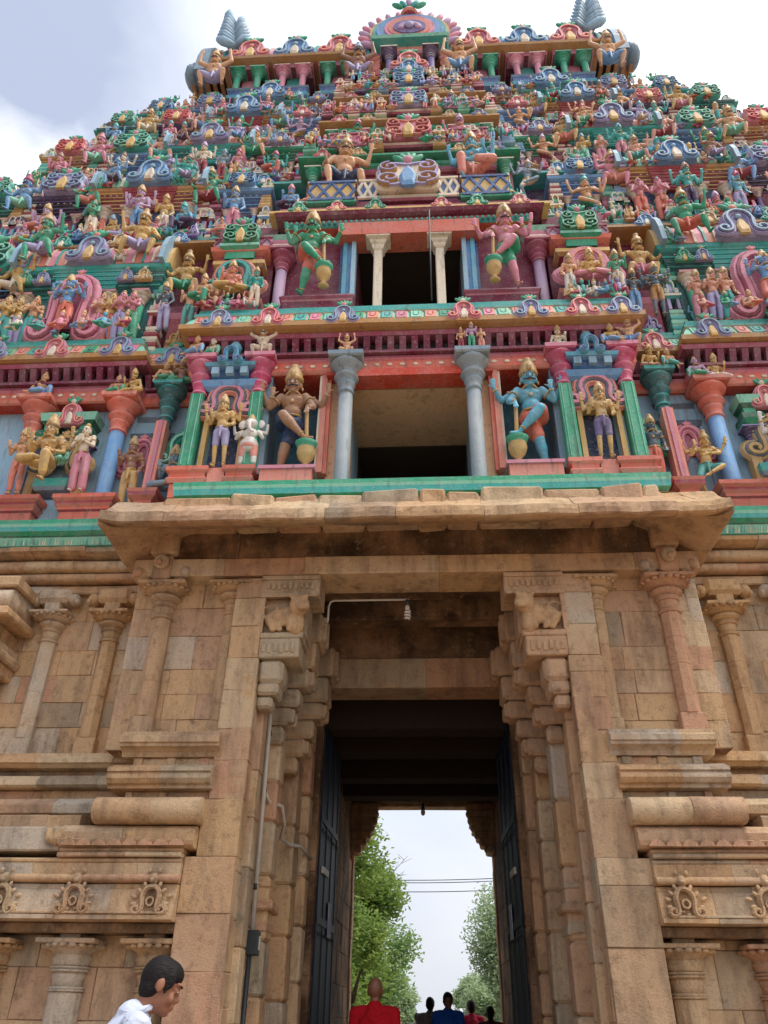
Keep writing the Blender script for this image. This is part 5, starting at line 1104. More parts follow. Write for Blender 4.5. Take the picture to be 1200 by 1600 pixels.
# piers beside the passage
for sx in (-1, 1):
    mb = MB()
    def WX(a, b, z0, z1, c, **k): a, b = sorted((sx*a, sx*b)); wallb(mb, a, b, z0, z1, c, **k)
    WX(1.7, 2.04, 4.9, 5.9, 0, l=(.5, .6), back=False); WX(1.69, 2.05, 3.4, 4.9, 0, l=(.5, .6), back=False); WX(1.69, 2.1, 2.86, 3.4, -.02, l=(.5, .6), back=False)
    WX(1.7, 2.2, 0, 2.86, -.05, l=(.6, .7), h=(.36, .6), back=False)
    mb.box(min(sx*1.72, sx*2.03), max(sx*1.72, sx*2.03), .02, .6, 0, 5.9, 'mortar', .3)
    # reveal wall with engaged shafts
    wallb(mb, .0, 2.55, 0, 4.7, sx*1.7, 'x', -sx, th=.2, l=(.4, .8))
    for (y0_, y1_, dx, zt) in ((.26, .5, .07, 4.55), (.95, 1.3, .16, 4.35), (1.42, 1.62, .08, 4.4), (1.85, 2.25, .24, 4.3), (2.25, 2.55, .34, 5.2)):
        z = 0
        while z < zt:
            ze = min(zt, z+rnd.uniform(.4, .7)); x0_, x1_ = sorted((sx*(1.7-dx), sx*1.75)); mb.cbox(x0_, x1_, y0_, y1_, z+.002, ze-.002, 'stone', .03 if dx > .1 else .012, None, .003); z = ze
    mb.build('pier', STONE, .005, 1.2)
    # carved brackets in three ranks, the front one with a lion panel
    mb = MB(.42 if sx < 0 else .55)
    def bxs(a, b, y0, y1, z0, z1, c=.012, mat='stone', **k): a, b = sorted((sx*a, sx*b)); mb.cbox(a, b, y0, y1, z0, z1, mat, c, **k)
    bxs(1.06, 1.74, -.0, .5, 5.66, 5.93); bxs(1.06, 1.74, -.025, .0, 5.86, 5.91, .004); bxs(1.08, 1.74, -.02, .0, 5.64, 5.69, .004)
    for i in range(9): bxs(1.12+.065*i, 1.16+.065*i, -.018, .0, 5.73+.01*(i % 3), 5.82-.012*(i % 2), .01)
    bxs(1.2, 1.72, .09, .5, 5.2, 5.66); bxs(1.68, 1.74, -.005, .1, 5.2, 5.66, .004); bxs(1.22, 1.7, -.01, .5, 5.13, 5.2)
    bxs(1.25, 1.7, .0, .5, 4.9, 5.13); 
    for i in range(6): bxs(1.3+.065*i, 1.345+.065*i, -.016, .01, 4.95+.012*(i % 2), 5.08-.012*(i % 3), .01)
    bxs(1.42, 1.7, .03, .4, 4.62, 4.9, .05); bxs(1.46, 1.7, .06, .36, 4.5, 4.64, .03); bxs(1.52, 1.7, .1, .32, 4.36, 4.5, .03)
    for (yy, dx) in ((.74, .1), (1.5, .26)):
        for j, (w0, za, zb) in enumerate(((1.1, 5.5, 5.9), (1.16, 5.18, 5.5), (1.22, 4.95, 5.18), (1.32, 4.72, 4.95), (1.42, 4.5, 4.72), (1.5, 4.3, 4.5))):
            bxs(w0-dx*.45+.06, 1.72, yy+.02*j, yy+.46-.03*j, za-dx*.9, zb-dx*.9-.004, .035, jit=.01)
            if j % 2 == 0:
                for q in range(2): bxs(w0-dx*.45+.01, 1.6, yy+.08+.17*q, yy+.2+.17*q, za-dx*.9+.03, zb-dx*.9-.03, .02)
    b_ = mb.build('carved_bracket', STONE, .01, 2)
    mb = MB()   # lion
    c = sx*1.0
    def sp(x, y, z): return (sx*x, y, z)
    mb.ell(sp(1.52, .06, 5.42), (.13, .07, .1)); mb.ell(sp(1.4, .03, 5.4), (.11, .08, .13)); mb.ell(sp(1.6, .06, 5.38), (.08, .07, .1)); mb.ell(sp(1.27, -.05, 5.5), (.12, .1, .13)); mb.ell(sp(1.22, -.13, 5.46), (.08, .06, .06)); mb.ell(sp(1.25, -.09, 5.57), (.07, .05, .05))
    mb.ell(sp(1.22, -.17, 5.42), (.06, .04, .03)); [mb.ell(sp(1.27+q, -.1, 5.6), (.03, .03, .03)) for q in (-.08, .09)]
    mb.ell(sp(1.3, .0, 5.3), (.1, .08, .14)); mb.caps(sp(1.36, -.02, 5.34), sp(1.37, -.03, 5.23), .045, .035); mb.caps(sp(1.6, .0, 5.34), sp(1.56, -.02, 5.23), .05, .035); mb.caps(sp(1.5, -.0, 5.3), sp(1.48, -.02, 5.23), .035, .03); mb.tube([sp(1.68, .03, 5.38), sp(1.7, .0, 5.5), sp(1.6, .0, 5.54), sp(1.52, .0, 5.51)], .016, 'obj')
    mb.mats = []; mb.m = [0]*len(mb.f); mb.mats = ['stone']
    inst(voxmesh(mb, 'carved_lion', .014, 2, 'stone'), 'carved_lion', b_)
# front lintel, ceiling and cross beams of the passage
mb = MB()
mb.sweepx(rect(-.02, .5, 5.93, 6.16), -3.3, 3.3, 'stone', (.9, 1.7), .006); mb.sweepx(rect(.0, .5, 6.165, 6.56), -3.4, 3.4, 'shaded_stone', (.8, 1.5), .01)  # upper beam faces use the darker stone as painted shade below the hood
mb.sweepx(rect(.04, .5, 6.56, 6.95), -3.5, 3.5, 'shaded_stone', (.8, 1.5), .01)
mb.box(-1.75, 1.75, .5, 2.6, 6.36, 6.6, 'shaded_stone', .6)
mb.sweepx(rect(.75, 1.05, 6.1, 6.36), -1.6, 1.6, 'shaded_stone', (1.2, 1.8), .004); mb.sweepx(rect(1.3, 1.55, 5.95, 6.36), -1.6, 1.6, 'shaded_stone', (1.2, 1.8), .004)
mb.sweepx(rect(2.05, 2.55, 5.3, 5.72), -1.75, 1.75, 'stone', (1.6, 2), .004); mb.box(-1.75, 1.75, 2.06, 2.5, 5.724, 6.4, 'shaded_stone', .4)
mb.box(-1.75, 1.75, 2.55, 10.3, 5.75, 6.0, 'interior_shade', .3)
for y in (3.2, 4.4, 6.0, 7.6): mb.sweepx(rect(y, y+.4, 5.1+.06*(y > 6), 5.74), -1.7, 1.7, 'interior_shade', (1.6, 2), .004)
mb.sweepx(rect(9.2, 9.5, 5.5, 5.74), -1.7, 1.7, 'shaded_stone', (1.6, 2)); mb.sweepx(rect(9.95, 10.3, 5.47, 5.75), -1.7, 1.7, 'stone', (1.6, 2))
mb.build('passage_ceiling', STONE, .008, 1)
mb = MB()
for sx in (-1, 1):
    wallb(mb, 2.5, 10.2, 0, 5.75, sx*1.52, 'x', -sx, th=.2, mat='shaded_stone', l=(.7, 1.3), h=(.4, .6))
    wallb(mb, min(sx*1.28, sx*1.75), max(sx*1.28, sx*1.75), 0, 5.3, 2.56, h=(.4, .6), mat='shaded_stone')
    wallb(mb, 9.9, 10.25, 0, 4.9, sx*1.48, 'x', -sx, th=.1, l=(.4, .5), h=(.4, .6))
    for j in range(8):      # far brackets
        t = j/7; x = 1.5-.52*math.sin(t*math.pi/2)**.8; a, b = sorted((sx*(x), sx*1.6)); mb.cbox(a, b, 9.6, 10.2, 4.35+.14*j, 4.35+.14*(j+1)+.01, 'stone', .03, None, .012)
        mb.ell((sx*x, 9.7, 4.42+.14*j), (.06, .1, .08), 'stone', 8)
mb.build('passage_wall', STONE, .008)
# hood slab over the entrance: curved stone eave returning at both ends
mb = MB(); HP = [(-.88, 6.13), (-.91, 6.14), (-.915, 6.2), (-.91, 6.262), (-.84, 6.30), (-.74, 6.37), (-.64, 6.46), (-.55, 6.57), (-.5, 6.66), (.1, 6.7), (.1, 6.62), (-.15, 6.5), (-.4, 6.38), (-.62, 6.24), (-.78, 6.15)]
x = -3.45
while x < 3.45:
    e = min(3.45, x+rnd.uniform(.5, 1.3)); e = 3.45 if 3.45-e < .3 else e; dy, dz = rnd.uniform(-.01, .01), rnd.uniform(-.006, .006); n = len(HP); V = []; tn = rnd.random()
    ns = max(6, int((e-x)/.07))
    for i in range(ns+1):
        xx = x+.002+(e-x-.004)*i/ns
        for j, (y, z) in enumerate(HP):
            f = max(0, (abs(xx)-3.2)/.25)  # end sweeps up a little like the photo's corner
            nn = mnoise.noise(Vector((xx*5, y*4, z*4)))*.02+mnoise.noise(Vector((xx*17, y*9, z*9)))*.014; V.append((xx, y+dy+nn*(y < -.2)+(.006 if i in (0, ns) and y < -.5 else 0), z+dz+nn*.8+.05*f*(y < -.5)))
    Fs = [tuple(range(n)), tuple(ns*n+i for i in range(n))[::-1]]
    for i in range(ns):
        for j in range(n): q = (j+1) % n; Fs.append((i*n+j, (i+1)*n+j, (i+1)*n+q, i*n+q))
    mb.add(V, Fs, 'stone'); x = e
for sx in (-1, 1):
    n = len(HP); prf = [(y, z) for y, z in HP]; V = []; ys = (-.88, -.5, 0, .6, 1.1)
    for yy in ys:
        for (y, z) in prf:
            o = -y-.3; xx = sx*(2.83+max(o, -.3)*1.0+.02); nn = mnoise.noise(Vector((xx*4, yy*4, z*4)))*.02; V.append((xx+nn, max(yy, y if yy < -.6 else yy), z+nn*.6))
    Fs = [tuple(range(n)), tuple((len(ys)-1)*n+i for i in range(n))[::-1]]
    for i in range(len(ys)-1):
        for j in range(n): q = (j+1) % n; Fs.append((i*n+j, (i+1)*n+j, (i+1)*n+q, i*n+q))
    mb.add(V, Fs, 'stone')
# coping stones lying on the hood
x = -2.9
while x < 2.85:
    e = min(2.85, x+rnd.uniform(.3, .8)); mb.cbox(x+.004, e-.004, -.56+rnd.uniform(-.03, .03), .1, 6.5, 6.74+rnd.uniform(-.04, .02), 'stone', .03, None, .02); x = e
mb.build('hood_slab', STONE, .012, 3)
# eave courses over the side bays
for sx in (-1, 1):
    mb = MB(); a, b = sorted((sx*3.35, sx*6.6))
    mb.sweepx([(.36, 6.52), (.34, 6.56), (.42, 6.7), (.6, 6.8), (.6, 6.9), (.9, 6.9), (.9, 6.5), (.45, 6.5)], a, b, 'stone', (.25, .55), .014)
    mb.sweepx(torusp(.5, .95, 6.34, 6.48), a, b, 'stone', (.4, .9), .005, True); mb.sweepx(torusp(.58, .95, 6.22, 6.33), a, b, 'stone', (.4, .9), .005, True)
    mb.sweepx(rect(.7, .95, 6.08, 6.2), a, b, 'stone', (.5, 1.), .004)
    x = sx*4.55; 
    mb.cbox(min(x-.2, x+.2), max(x-.2, x+.2), .3, .6, 6.62, 6.9, 'stone', .03, None, .01)
    mb.build('side_eave', STONE, .01, 2)
# pilasters
def spil(x, yw, zb, zt, r, cap, top=None, octo=True):
    """engaged stone pilaster: shaft, rings, vase neck, cushion, scalloped flare, square abacus"""
    mb = MB(rnd.random()); n = 8 if octo else 14; h = cap*1.5; zc = zt-h; y = yw-.02; rot = math.pi/8
    z = zb
    mb.cbox(x-r*1.15, x+r*1.15, y-r*.9, y+r, zb, zb+.5*(zc-zb)*.35, 'stone', .01)
    z = zb+.5*(zc-zb)*.35
    while z < zc-.01:
        ze = min(zc, z+rnd.uniform(.3, .55)); ze = zc if zc-ze < .15 else ze; mb.lathe(x, y, [(r*.96, z), (r*1.02, z+.008), (r*1.02, ze-.008), (r*.96, ze)], 'stone', n, rot=rot, smooth=False); z = ze
    def Lz(pr, nn=16, sm=True, m='stone', **k): mb.lathe(x, y, [(a, zc+b*h) for a, b in pr], m, nn, smooth=sm, **k)
    Lz([(r*1.05, 0), (r*1.15, .01), (r*1.15, .03), (r*1.02, .04), (r*1.1, .06), (r*1.1, .08), (r*.95, .1)]); Lz([(r*.95, .1), (r*.92, .2), (r*1.05, .3), (r*1.0, .36)], 12)
    Lz([(r*1.0, .36), (r*1.22, .38), (r*1.22, .41), (r*1.05, .42), (r*1.25, .45), (r*1.25, .47), (r*1.1, .48)]); Lz([(r*1.05, .48), (r*1.15, .52), (cap*.62, .57), (cap*.68, .62), (cap*.62, .68), (r*1.2, .71)], 16)
    Lz([(r*1.2, .70), (cap*.66, .75), (cap*.88, .82), (cap*.95, .88)], 16)
    for i in range(20):
        a = 2*math.pi*i/20
        if math.sin(a) < .3: mb.ell((x+cap*.95*math.cos(a), y+cap*.95*math.sin(a), zc+.865*h), (cap*.13, cap*.13, .028*h+.012), 'stone', 8)
    mb.cbox(x-cap, x+cap, y-cap*.95, yw+.05, zt-.1*h, zt, 'stone', .008, None, .004)
    if top:
        zz = top-zt
        mb.cbox(x-.1, x+.1, y-.16, yw+.1, zt, zt+zz*.4, 'stone', .01); mb.cbox(x-.22, x+.22, y-.2, yw+.1, zt+zz*.36, top, 'stone', .05, None, .01)
        for q in (-1, 1): mb.ell((x+q*.26, y-.1, zt+zz*.55), (.08, .1, .08), 'stone', 10); mb.ell((x+q*.31, y-.12, zt+zz*.42), (.04, .07, .05), 'stone', 8)
    return mb.build('pilaster', STONE, .006, 2)
for sx in (-1, 1):
    spil(sx*2.11, .22, 3.98, 5.87, .085, .25); spil(sx*2.92, .22, 4.05, 5.87, .115, .28)
    for x in (3.76, 4.53, 5.3): spil(sx*x, .8, 3.98, 5.8, .105, .25, 6.12)
    for x in (2.42, 3.22, 4.02, 4.8): spil(sx*x, .28, .3, 2.17, .15, .28, 2.46, octo=False)
    mb = MB(); x = sx*2.95    # figure bracket carrying the hood
    mb.cbox(x-.16, x+.16, -.1, .25, 6.2, 6.5, 'stone', .02, None, .008); mb.cbox(x-.11, x+.11, -.06, .25, 5.88, 6.2, 'stone', .02, None, .008)
    mb.ell((x, -.1, 6.08), (.09, .08, .1), 'stone', 10); mb.ell((x, -.17, 6.03), (.05, .05, .04), 'stone', 8)
    for q in (-1, 1): mb.cbox(x+q*.2-.09, x+q*.2+.09, -.02, .25, 5.9, 6.08, 'stone', .04, None, .02); mb.ell((x+q*.28, 0, 5.98), (.07, .08, .07), 'stone', 8)
    mb.build('carved_bracket', STONE, .015, 3)
# plinth courses
for sx in (-1, 1):
    mb = MB()
    def C_(prof, a, b, seg=(.4, .9), jit=.005, sm=False, mat='stone'): a, b = sorted((sx*a, sx*b)); mb.sweepx(prof, a, b, mat, seg, jit, sm)
    C_([(-.06, 3.885), (-.12, 3.9), (-.12, 3.93), (-.145, 3.935), (-.145, 3.99), (-.12, 3.995), (-.11, 4.015), (-.08, 4.02), (-.08, 4.06), (.3, 4.06), (.3, 3.82), (.0, 3.82), (-.02, 3.86)], 1.98, 3.02)
    C_(rect(.04, .3, 3.72, 3.82), 1.98, 2.9, (.2, .5)); 
    C_([(-.04, 3.7), (-.04, 3.725), (.3, 3.73), (.3, 3.48), (-.06, 3.49), (-.06, 3.52), (-.11, 3.53), (-.15, 3.57), (-.15, 3.61), (-.125, 3.615), (-.125, 3.635), (-.15, 3.64), (-.15, 3.675), (-.1, 3.685), (-.1, 3.7)], 2.02, 3.08)
    for q in (2.1, 2.45, 2.8): C_(rect(.015, .2, 3.73, 3.82), q, q+.09, None)
    C_(rect(.06, .3, 3.38, 3.49), 2.05, 2.9, (.2, .6)); 
    for q in (2.5, 2.85): C_(rect(.03, .2, 3.385, 3.485), q, q+.07, None)
    C_(torusp(-.26, .3, 3.14, 3.385), 2.06, 3.12, (.4, .7), .003, True)
    mb.ell((sx*3.12, .0, 3.262), (.05, .2, .115), 'stone', 12)
    C_([(-.12, 2.93), (-.16, 2.95), (-.18, 2.99), (-.15, 3.0), (-.16, 3.06), (-.13, 3.1), (-.08, 3.13), (.3, 3.14), (.3, 2.92)], 2.1, 3.42)
    for i in range(8): mb.ell((sx*(2.25+.15*i), -.18, 2.965), (.08, .025, .035), 'stone', 8, None) if False else mb.v.extend([]) or mb.prism([(sx*(2.25+.15*i)+a, 2.945+b) for a, b in ((-.075, -.01), (.075, -.01), (.05, .03), (0, .055), (-.05, .03))], -.205, -.1, 'stone', .3)
    mb.tube([(sx*3.4, -.1, 3.06), (sx*3.47, -.12, 2.99), (sx*3.53, -.12, 3.01), (sx*3.55, -.12, 3.1)], [.09, .06, .045, .03], 'stone', 8)
    C_(rect(-.14, .3, 2.885, 2.925), 2.2, 3.4, (.5, .9)); C_(rect(-.17, .3, 2.84, 2.88, .01), 2.2, 3.4, (.5, .9), .003); C_(rect(-.13, .3, 2.79, 2.835), 2.2, 6.6, (.5, .9))
    C_(rect(-.1, .3, 2.9, 3.12), 3.42, 6.6, (.5, .9), .005)
    C_([(-.1, 2.62), (-.12, 2.79), (.3, 2.79), (.3, 2.6)], 2.2, 6.6, (.4, .8)); C_(torusp(-.17, .2, 2.62, 2.69), 2.2, 6.6, (.5, 1.0), .003, True)
    C_([(-.15, 2.3), (-.19, 2.31), (-.19, 2.345), (-.165, 2.35), (-.125, 2.56), (-.1, 2.57), (-.1, 2.61), (.3, 2.61), (.3, 2.3)], 2.2, 6.6, (.35, .6), .006)
    C_(rect(-.195, -.1, 2.35, 2.37, .004), 2.3, 6.6, None); 
    C_(rect(-.02, .35, 2.12+.09, 2.3), 2.2, 6.6, (.8, 1.4), .004, False, 'shaded_stone')
    # side bay courses
    C_([(.46, 3.87), (.42, 3.88), (.42, 3.92), (.44, 3.925), (.44, 3.95), (.5, 3.96), (.5, 4.0), (.9, 4.0), (.9, 3.84), (.5, 3.84)], 3.02, 6.6); C_(rect(.64, .9, 3.74, 3.85), 3.1, 6.6, (.3, .6))
    C_([(.44, 3.62), (.4, 3.64), (.4, 3.69), (.42, 3.695), (.42, 3.71), (.46, 3.715), (.46, 3.745), (.9, 3.745), (.9, 3.62)], 3.1, 6.6, (.4, .7)); C_(rect(.56, .9, 3.5, 3.62), 3.15, 6.6, (.25, .6))
    C_([(.5, 3.3), (.36, 3.34), (.34, 3.42), (.44, 3.5), (.9, 3.5), (.9, 3.28)], 3.2, 6.6, (.4, .7)); C_(rect(.2, .9, 3.0, 3.29), 3.4, 6.6, (.5, .9))
    mb.build('plinth_moulding', STONE, .006, 1.5)
    # scroll medallions with little lion heads on the frieze
    for x in (2.42, 3.15, 3.85, 4.55):
        mb = MB(rnd.choice([.05, .2, .45, .55])); c = sx*x
        P = [(c+u*.34, 2.345+v*.3) for u, v in omega_path(10)]; mb.ribbon(P, -.16, .05, .035, 'stone'); mb.ribbon(P, -.175, .02, .035, 'stone')
        mb.ribbon([(c+.035*math.cos(2*math.pi*i/10), 2.46+.035*math.sin(2*math.pi*i/10)) for i in range(10)], -.165, .022, .03, 'stone', True)
        for i in range(9): a = math.pi*(-.05+1.1*i/8); rr = .15+.02*(i % 2)+rnd.uniform(-.01, .01); mb.ell((c+rr*math.cos(a), -.165, 2.46+rr*.9*math.sin(a)), (.02, .018, .032), 'stone', 6, Matrix.Rotation(math.pi/2-a, 4, 'Y').to_quaternion())
        for i in range(7): mb.ell((c+rnd.uniform(-.17, .17), -.17, 2.35+rnd.uniform(0, .05)), (.022, .015, .014), 'stone', 6)
        mb.ell((c, -.15, 2.65), (.045, .05, .055), 'stone', 10); mb.ell((c, -.2, 2.635), (.028, .025, .022), 'stone', 8); [mb.ell((c+q, -.16, 2.72), (.02, .02, .025), 'stone', 6) for q in (-.05, .05)]
        mb.build('carved_medallion', STONE, .01, 5)
    # corner niche canopy at the outer edge
    mb = MB(); c = sx*5.25
    mb.sweepx(torusp(.1, .8, 5.62, 5.9), min(c-.45, c+.45), max(c-.45, c+.45), 'stone', (.9, 1.), 0, True); 
    for (w_, y0_, za, zb) in ((.5, .12, 5.9, 6.05), (.5, .06, 5.5, 5.62), (.3, .3, 5.3, 5.5), (.36, .2, 5.18, 5.3), (.42, .15, 5.08, 5.18), (.36, .22, 4.92, 5.08), (.26, .3, 4.72, 4.92), (.3, .26, 4.62, 4.72)):
        mb.cbox(c-w_, c+w_, y0_, .8, za, zb-.003, 'stone', .02, None, .01)
    for q in (-.3, 0, .3): mb.ell((c+q, .16, 5.2), (.05, .05, .09), 'stone', 8); mb.ell((c+q*.8, .24, 4.85), (.05, .05, .06), 'stone', 8)
    mb.build('niche_canopy', STONE, .01, 2)
# shrine reliefs on the reveal
for sx in (-1, 1):
    mb = MB()
    for (w_, z0_, z1_) in ((.06, 2.78, 3.0), (.12, 2.72, 2.78), (.07, 2.6, 2.72), (.16, 2.5, 2.6), (.09, 2.42, 2.5), (.12, 2.3, 2.42), (.07, 2.2, 2.3), (.06, 1.2, 2.2)):
        a, b = sorted((sx*(1.7-.05-w_), sx*1.72)); mb.cbox(a, b, 1.05-w_, 1.25+w_, z0_, z1_-.003, 'stone', .02, None, .01)
    mb.ell((sx*1.6, 1.15, 3.05), (.06, .08, .07), 'stone', 8); mb.build('niche_relief', STONE, .01, 2)

# ================= fittings: doors, conduit, lamps
def doorleaf(sx, label):
    o = tag(empty('door', (sx*1.27, 2.75, .15), 0), label, 'door', 'blue doors of the passage'); a = math.atan2(sx*.19*-1, 2.1)
    o.rotation_euler = (0, 0, -math.atan2(-sx*.05, 1.6)); o.location = (sx*1.3, 2.75, .15); o.scale = (1, .72, 1)
    mb = MB(); mb.box(-.03, .03, 0, 2.15, 0, 4.85, 'doorblue')
    for z in (0, 1.2, 2.4, 3.6, 4.75): mb.box(-.045, .045, 0, 2.15, z, z+.09, 'doorblue')
    for y in (0, .7, 1.4, 2.06): mb.box(-.043, .043, y, y+.09, 0, 4.85, 'doorblue')
    mb.build('leaf', o)
    mb = MB()
    for z in (1.0, 2.3, 3.5):
        for q in range(9): mb.ell((-sx*.05, .15+q*.23, z), (.012, .025, .025), 'darkmetal', 6)
    mb.build('studs', o)
    mb = MB(); mb.box(min(-sx*.05, -sx*.055), max(-sx*.05, -sx*.055), 1.2, 1.6, 2.3, 2.72, 'shirtwhite'); mb.build('notice', o)
    mb = MB(); mb.box(-.06, .06, .35, 1.0, 3.0, 3.08, 'pipe'); mb.build('bar', o)
    return o
doorleaf(-1, 'tall blue panelled door leaf folded back on the left side of the passage')
doorleaf(1, 'tall blue panelled door leaf folded back on the right side of the passage')
m = MB(); m.tube([(-1.655, .72, 4.7), (-1.65, .74, 4.2), (-1.645, .78, 2.3)], .025, 'pipe'); m.tube([(-1.645, .78, 3.66), (-1.62, .95, 3.58), (-1.5, 1.1, 3.57), (-1.49, 1.3, 3.42), (-1.56, 1.5, 3.3), (-1.5, 1.8, 3.28), (-1.4, 2.0, 3.3), (-1.32, 2.4, 3.22)], .019, 'pipe')
for z in (4.3, 3.66, 3.1, 2.7): m.tube([(-1.648, .77, z-.03), (-1.648, .77, z+.03)], .026, 'darkmetal')
co = tag(m.build('conduit'), 'white plastic cable conduit running down the left side wall of the passage', 'conduit')
m = MB(); m.cbox(-1.68, -1.56, .68, .82, 2.08, 2.3, 'darkmetal', .01); m.box(-1.562, -1.552, .74, .8, 2.13, 2.25, 'pipe'); m.tube([(-1.64, .72, 2.1), (-1.645, .72, .2)], .025, 'darkmetal')
tag(m.build('switch_box'), 'small grey electrical box at the foot of the white conduit', 'electrical box')
o = tag(empty('hanging_lamp', (-.06, .55, 5.86)), 'white spiral bulb hanging from a bent white pipe across the passage', 'lamp')
m = MB(); m.tube([(-.99, 0.05, -.28), (-.96, 0, -.27), (-.96, 0, -.08), (-.94, 0, -.02), (-.9, 0, 0), (0.02, 0, 0)], .013, 'pipe'); m.build('pipe_arm', o)
m = MB(); m.lathe(0, 0, [(.02, -.08), (.028, -.07), (.03, -.02), (.015, .0)], 'darkmetal', 10); m.build('holder', o)
m = MB(); m.lathe(0, 0, [(.02, -.15), (.03, -.13), (.03, -.1), (.022, -.08)], 'pipe', 12); m.tube([(.032*math.cos(i*.7)*(1 if i < 24 else .7), .032*math.sin(i*.7), -.15-.0042*i) for i in range(28)], .012, 'bulb', 6); m.build('bulb', o)
o = tag(empty('hanging_lamp', (.02, 9.7, 5.5)), 'small bulb hanging under the far lintel of the passage', 'lamp')
m = MB(); m.tube([(-.9, 0, .02), (0, 0, 0)], .012, 'pipe'); m.lathe(0, 0, [(.03, -.16), (.05, -.13), (.03, -.08), (.02, 0)], 'darkmetal', 10); m.build('holder', o)
m = MB(); m.ell((0, 0, -.2), (.05, .05, .07), 'bulb', 12); m.build('bulb', o)
m = MB(); m.tube([(.34, -.05, 10.45), (.34, -.02, 11.5), (.34, -.1, 12.5)], .013, 'darkmetal', 6)
tag(m.build('lightning_rod'), 'thin dark metal rod standing in front of the right window column', 'rod')
# weed on the hood ledge
m = MB(); pr_ = random.Random(5)
for i in range(60):
    a = pr_.uniform(0, 6.28); l_ = pr_.uniform(.05, .16); c = Vector((3.62+pr_.uniform(-.06, .06), .12, 6.92)); t = c+Vector((math.cos(a)*l_, math.sin(a)*l_*.4, pr_.uniform(.03, .14)))
    s_ = Vector((.012, 0, .006)); m.add([c, (c+t)/2+s_, t, (c+t)/2-s_], [(0, 1, 2, 3)], 'leafmid')
tag(m.build('weed'), 'small green weed sprouting on the right end of the stone hood', 'plant')

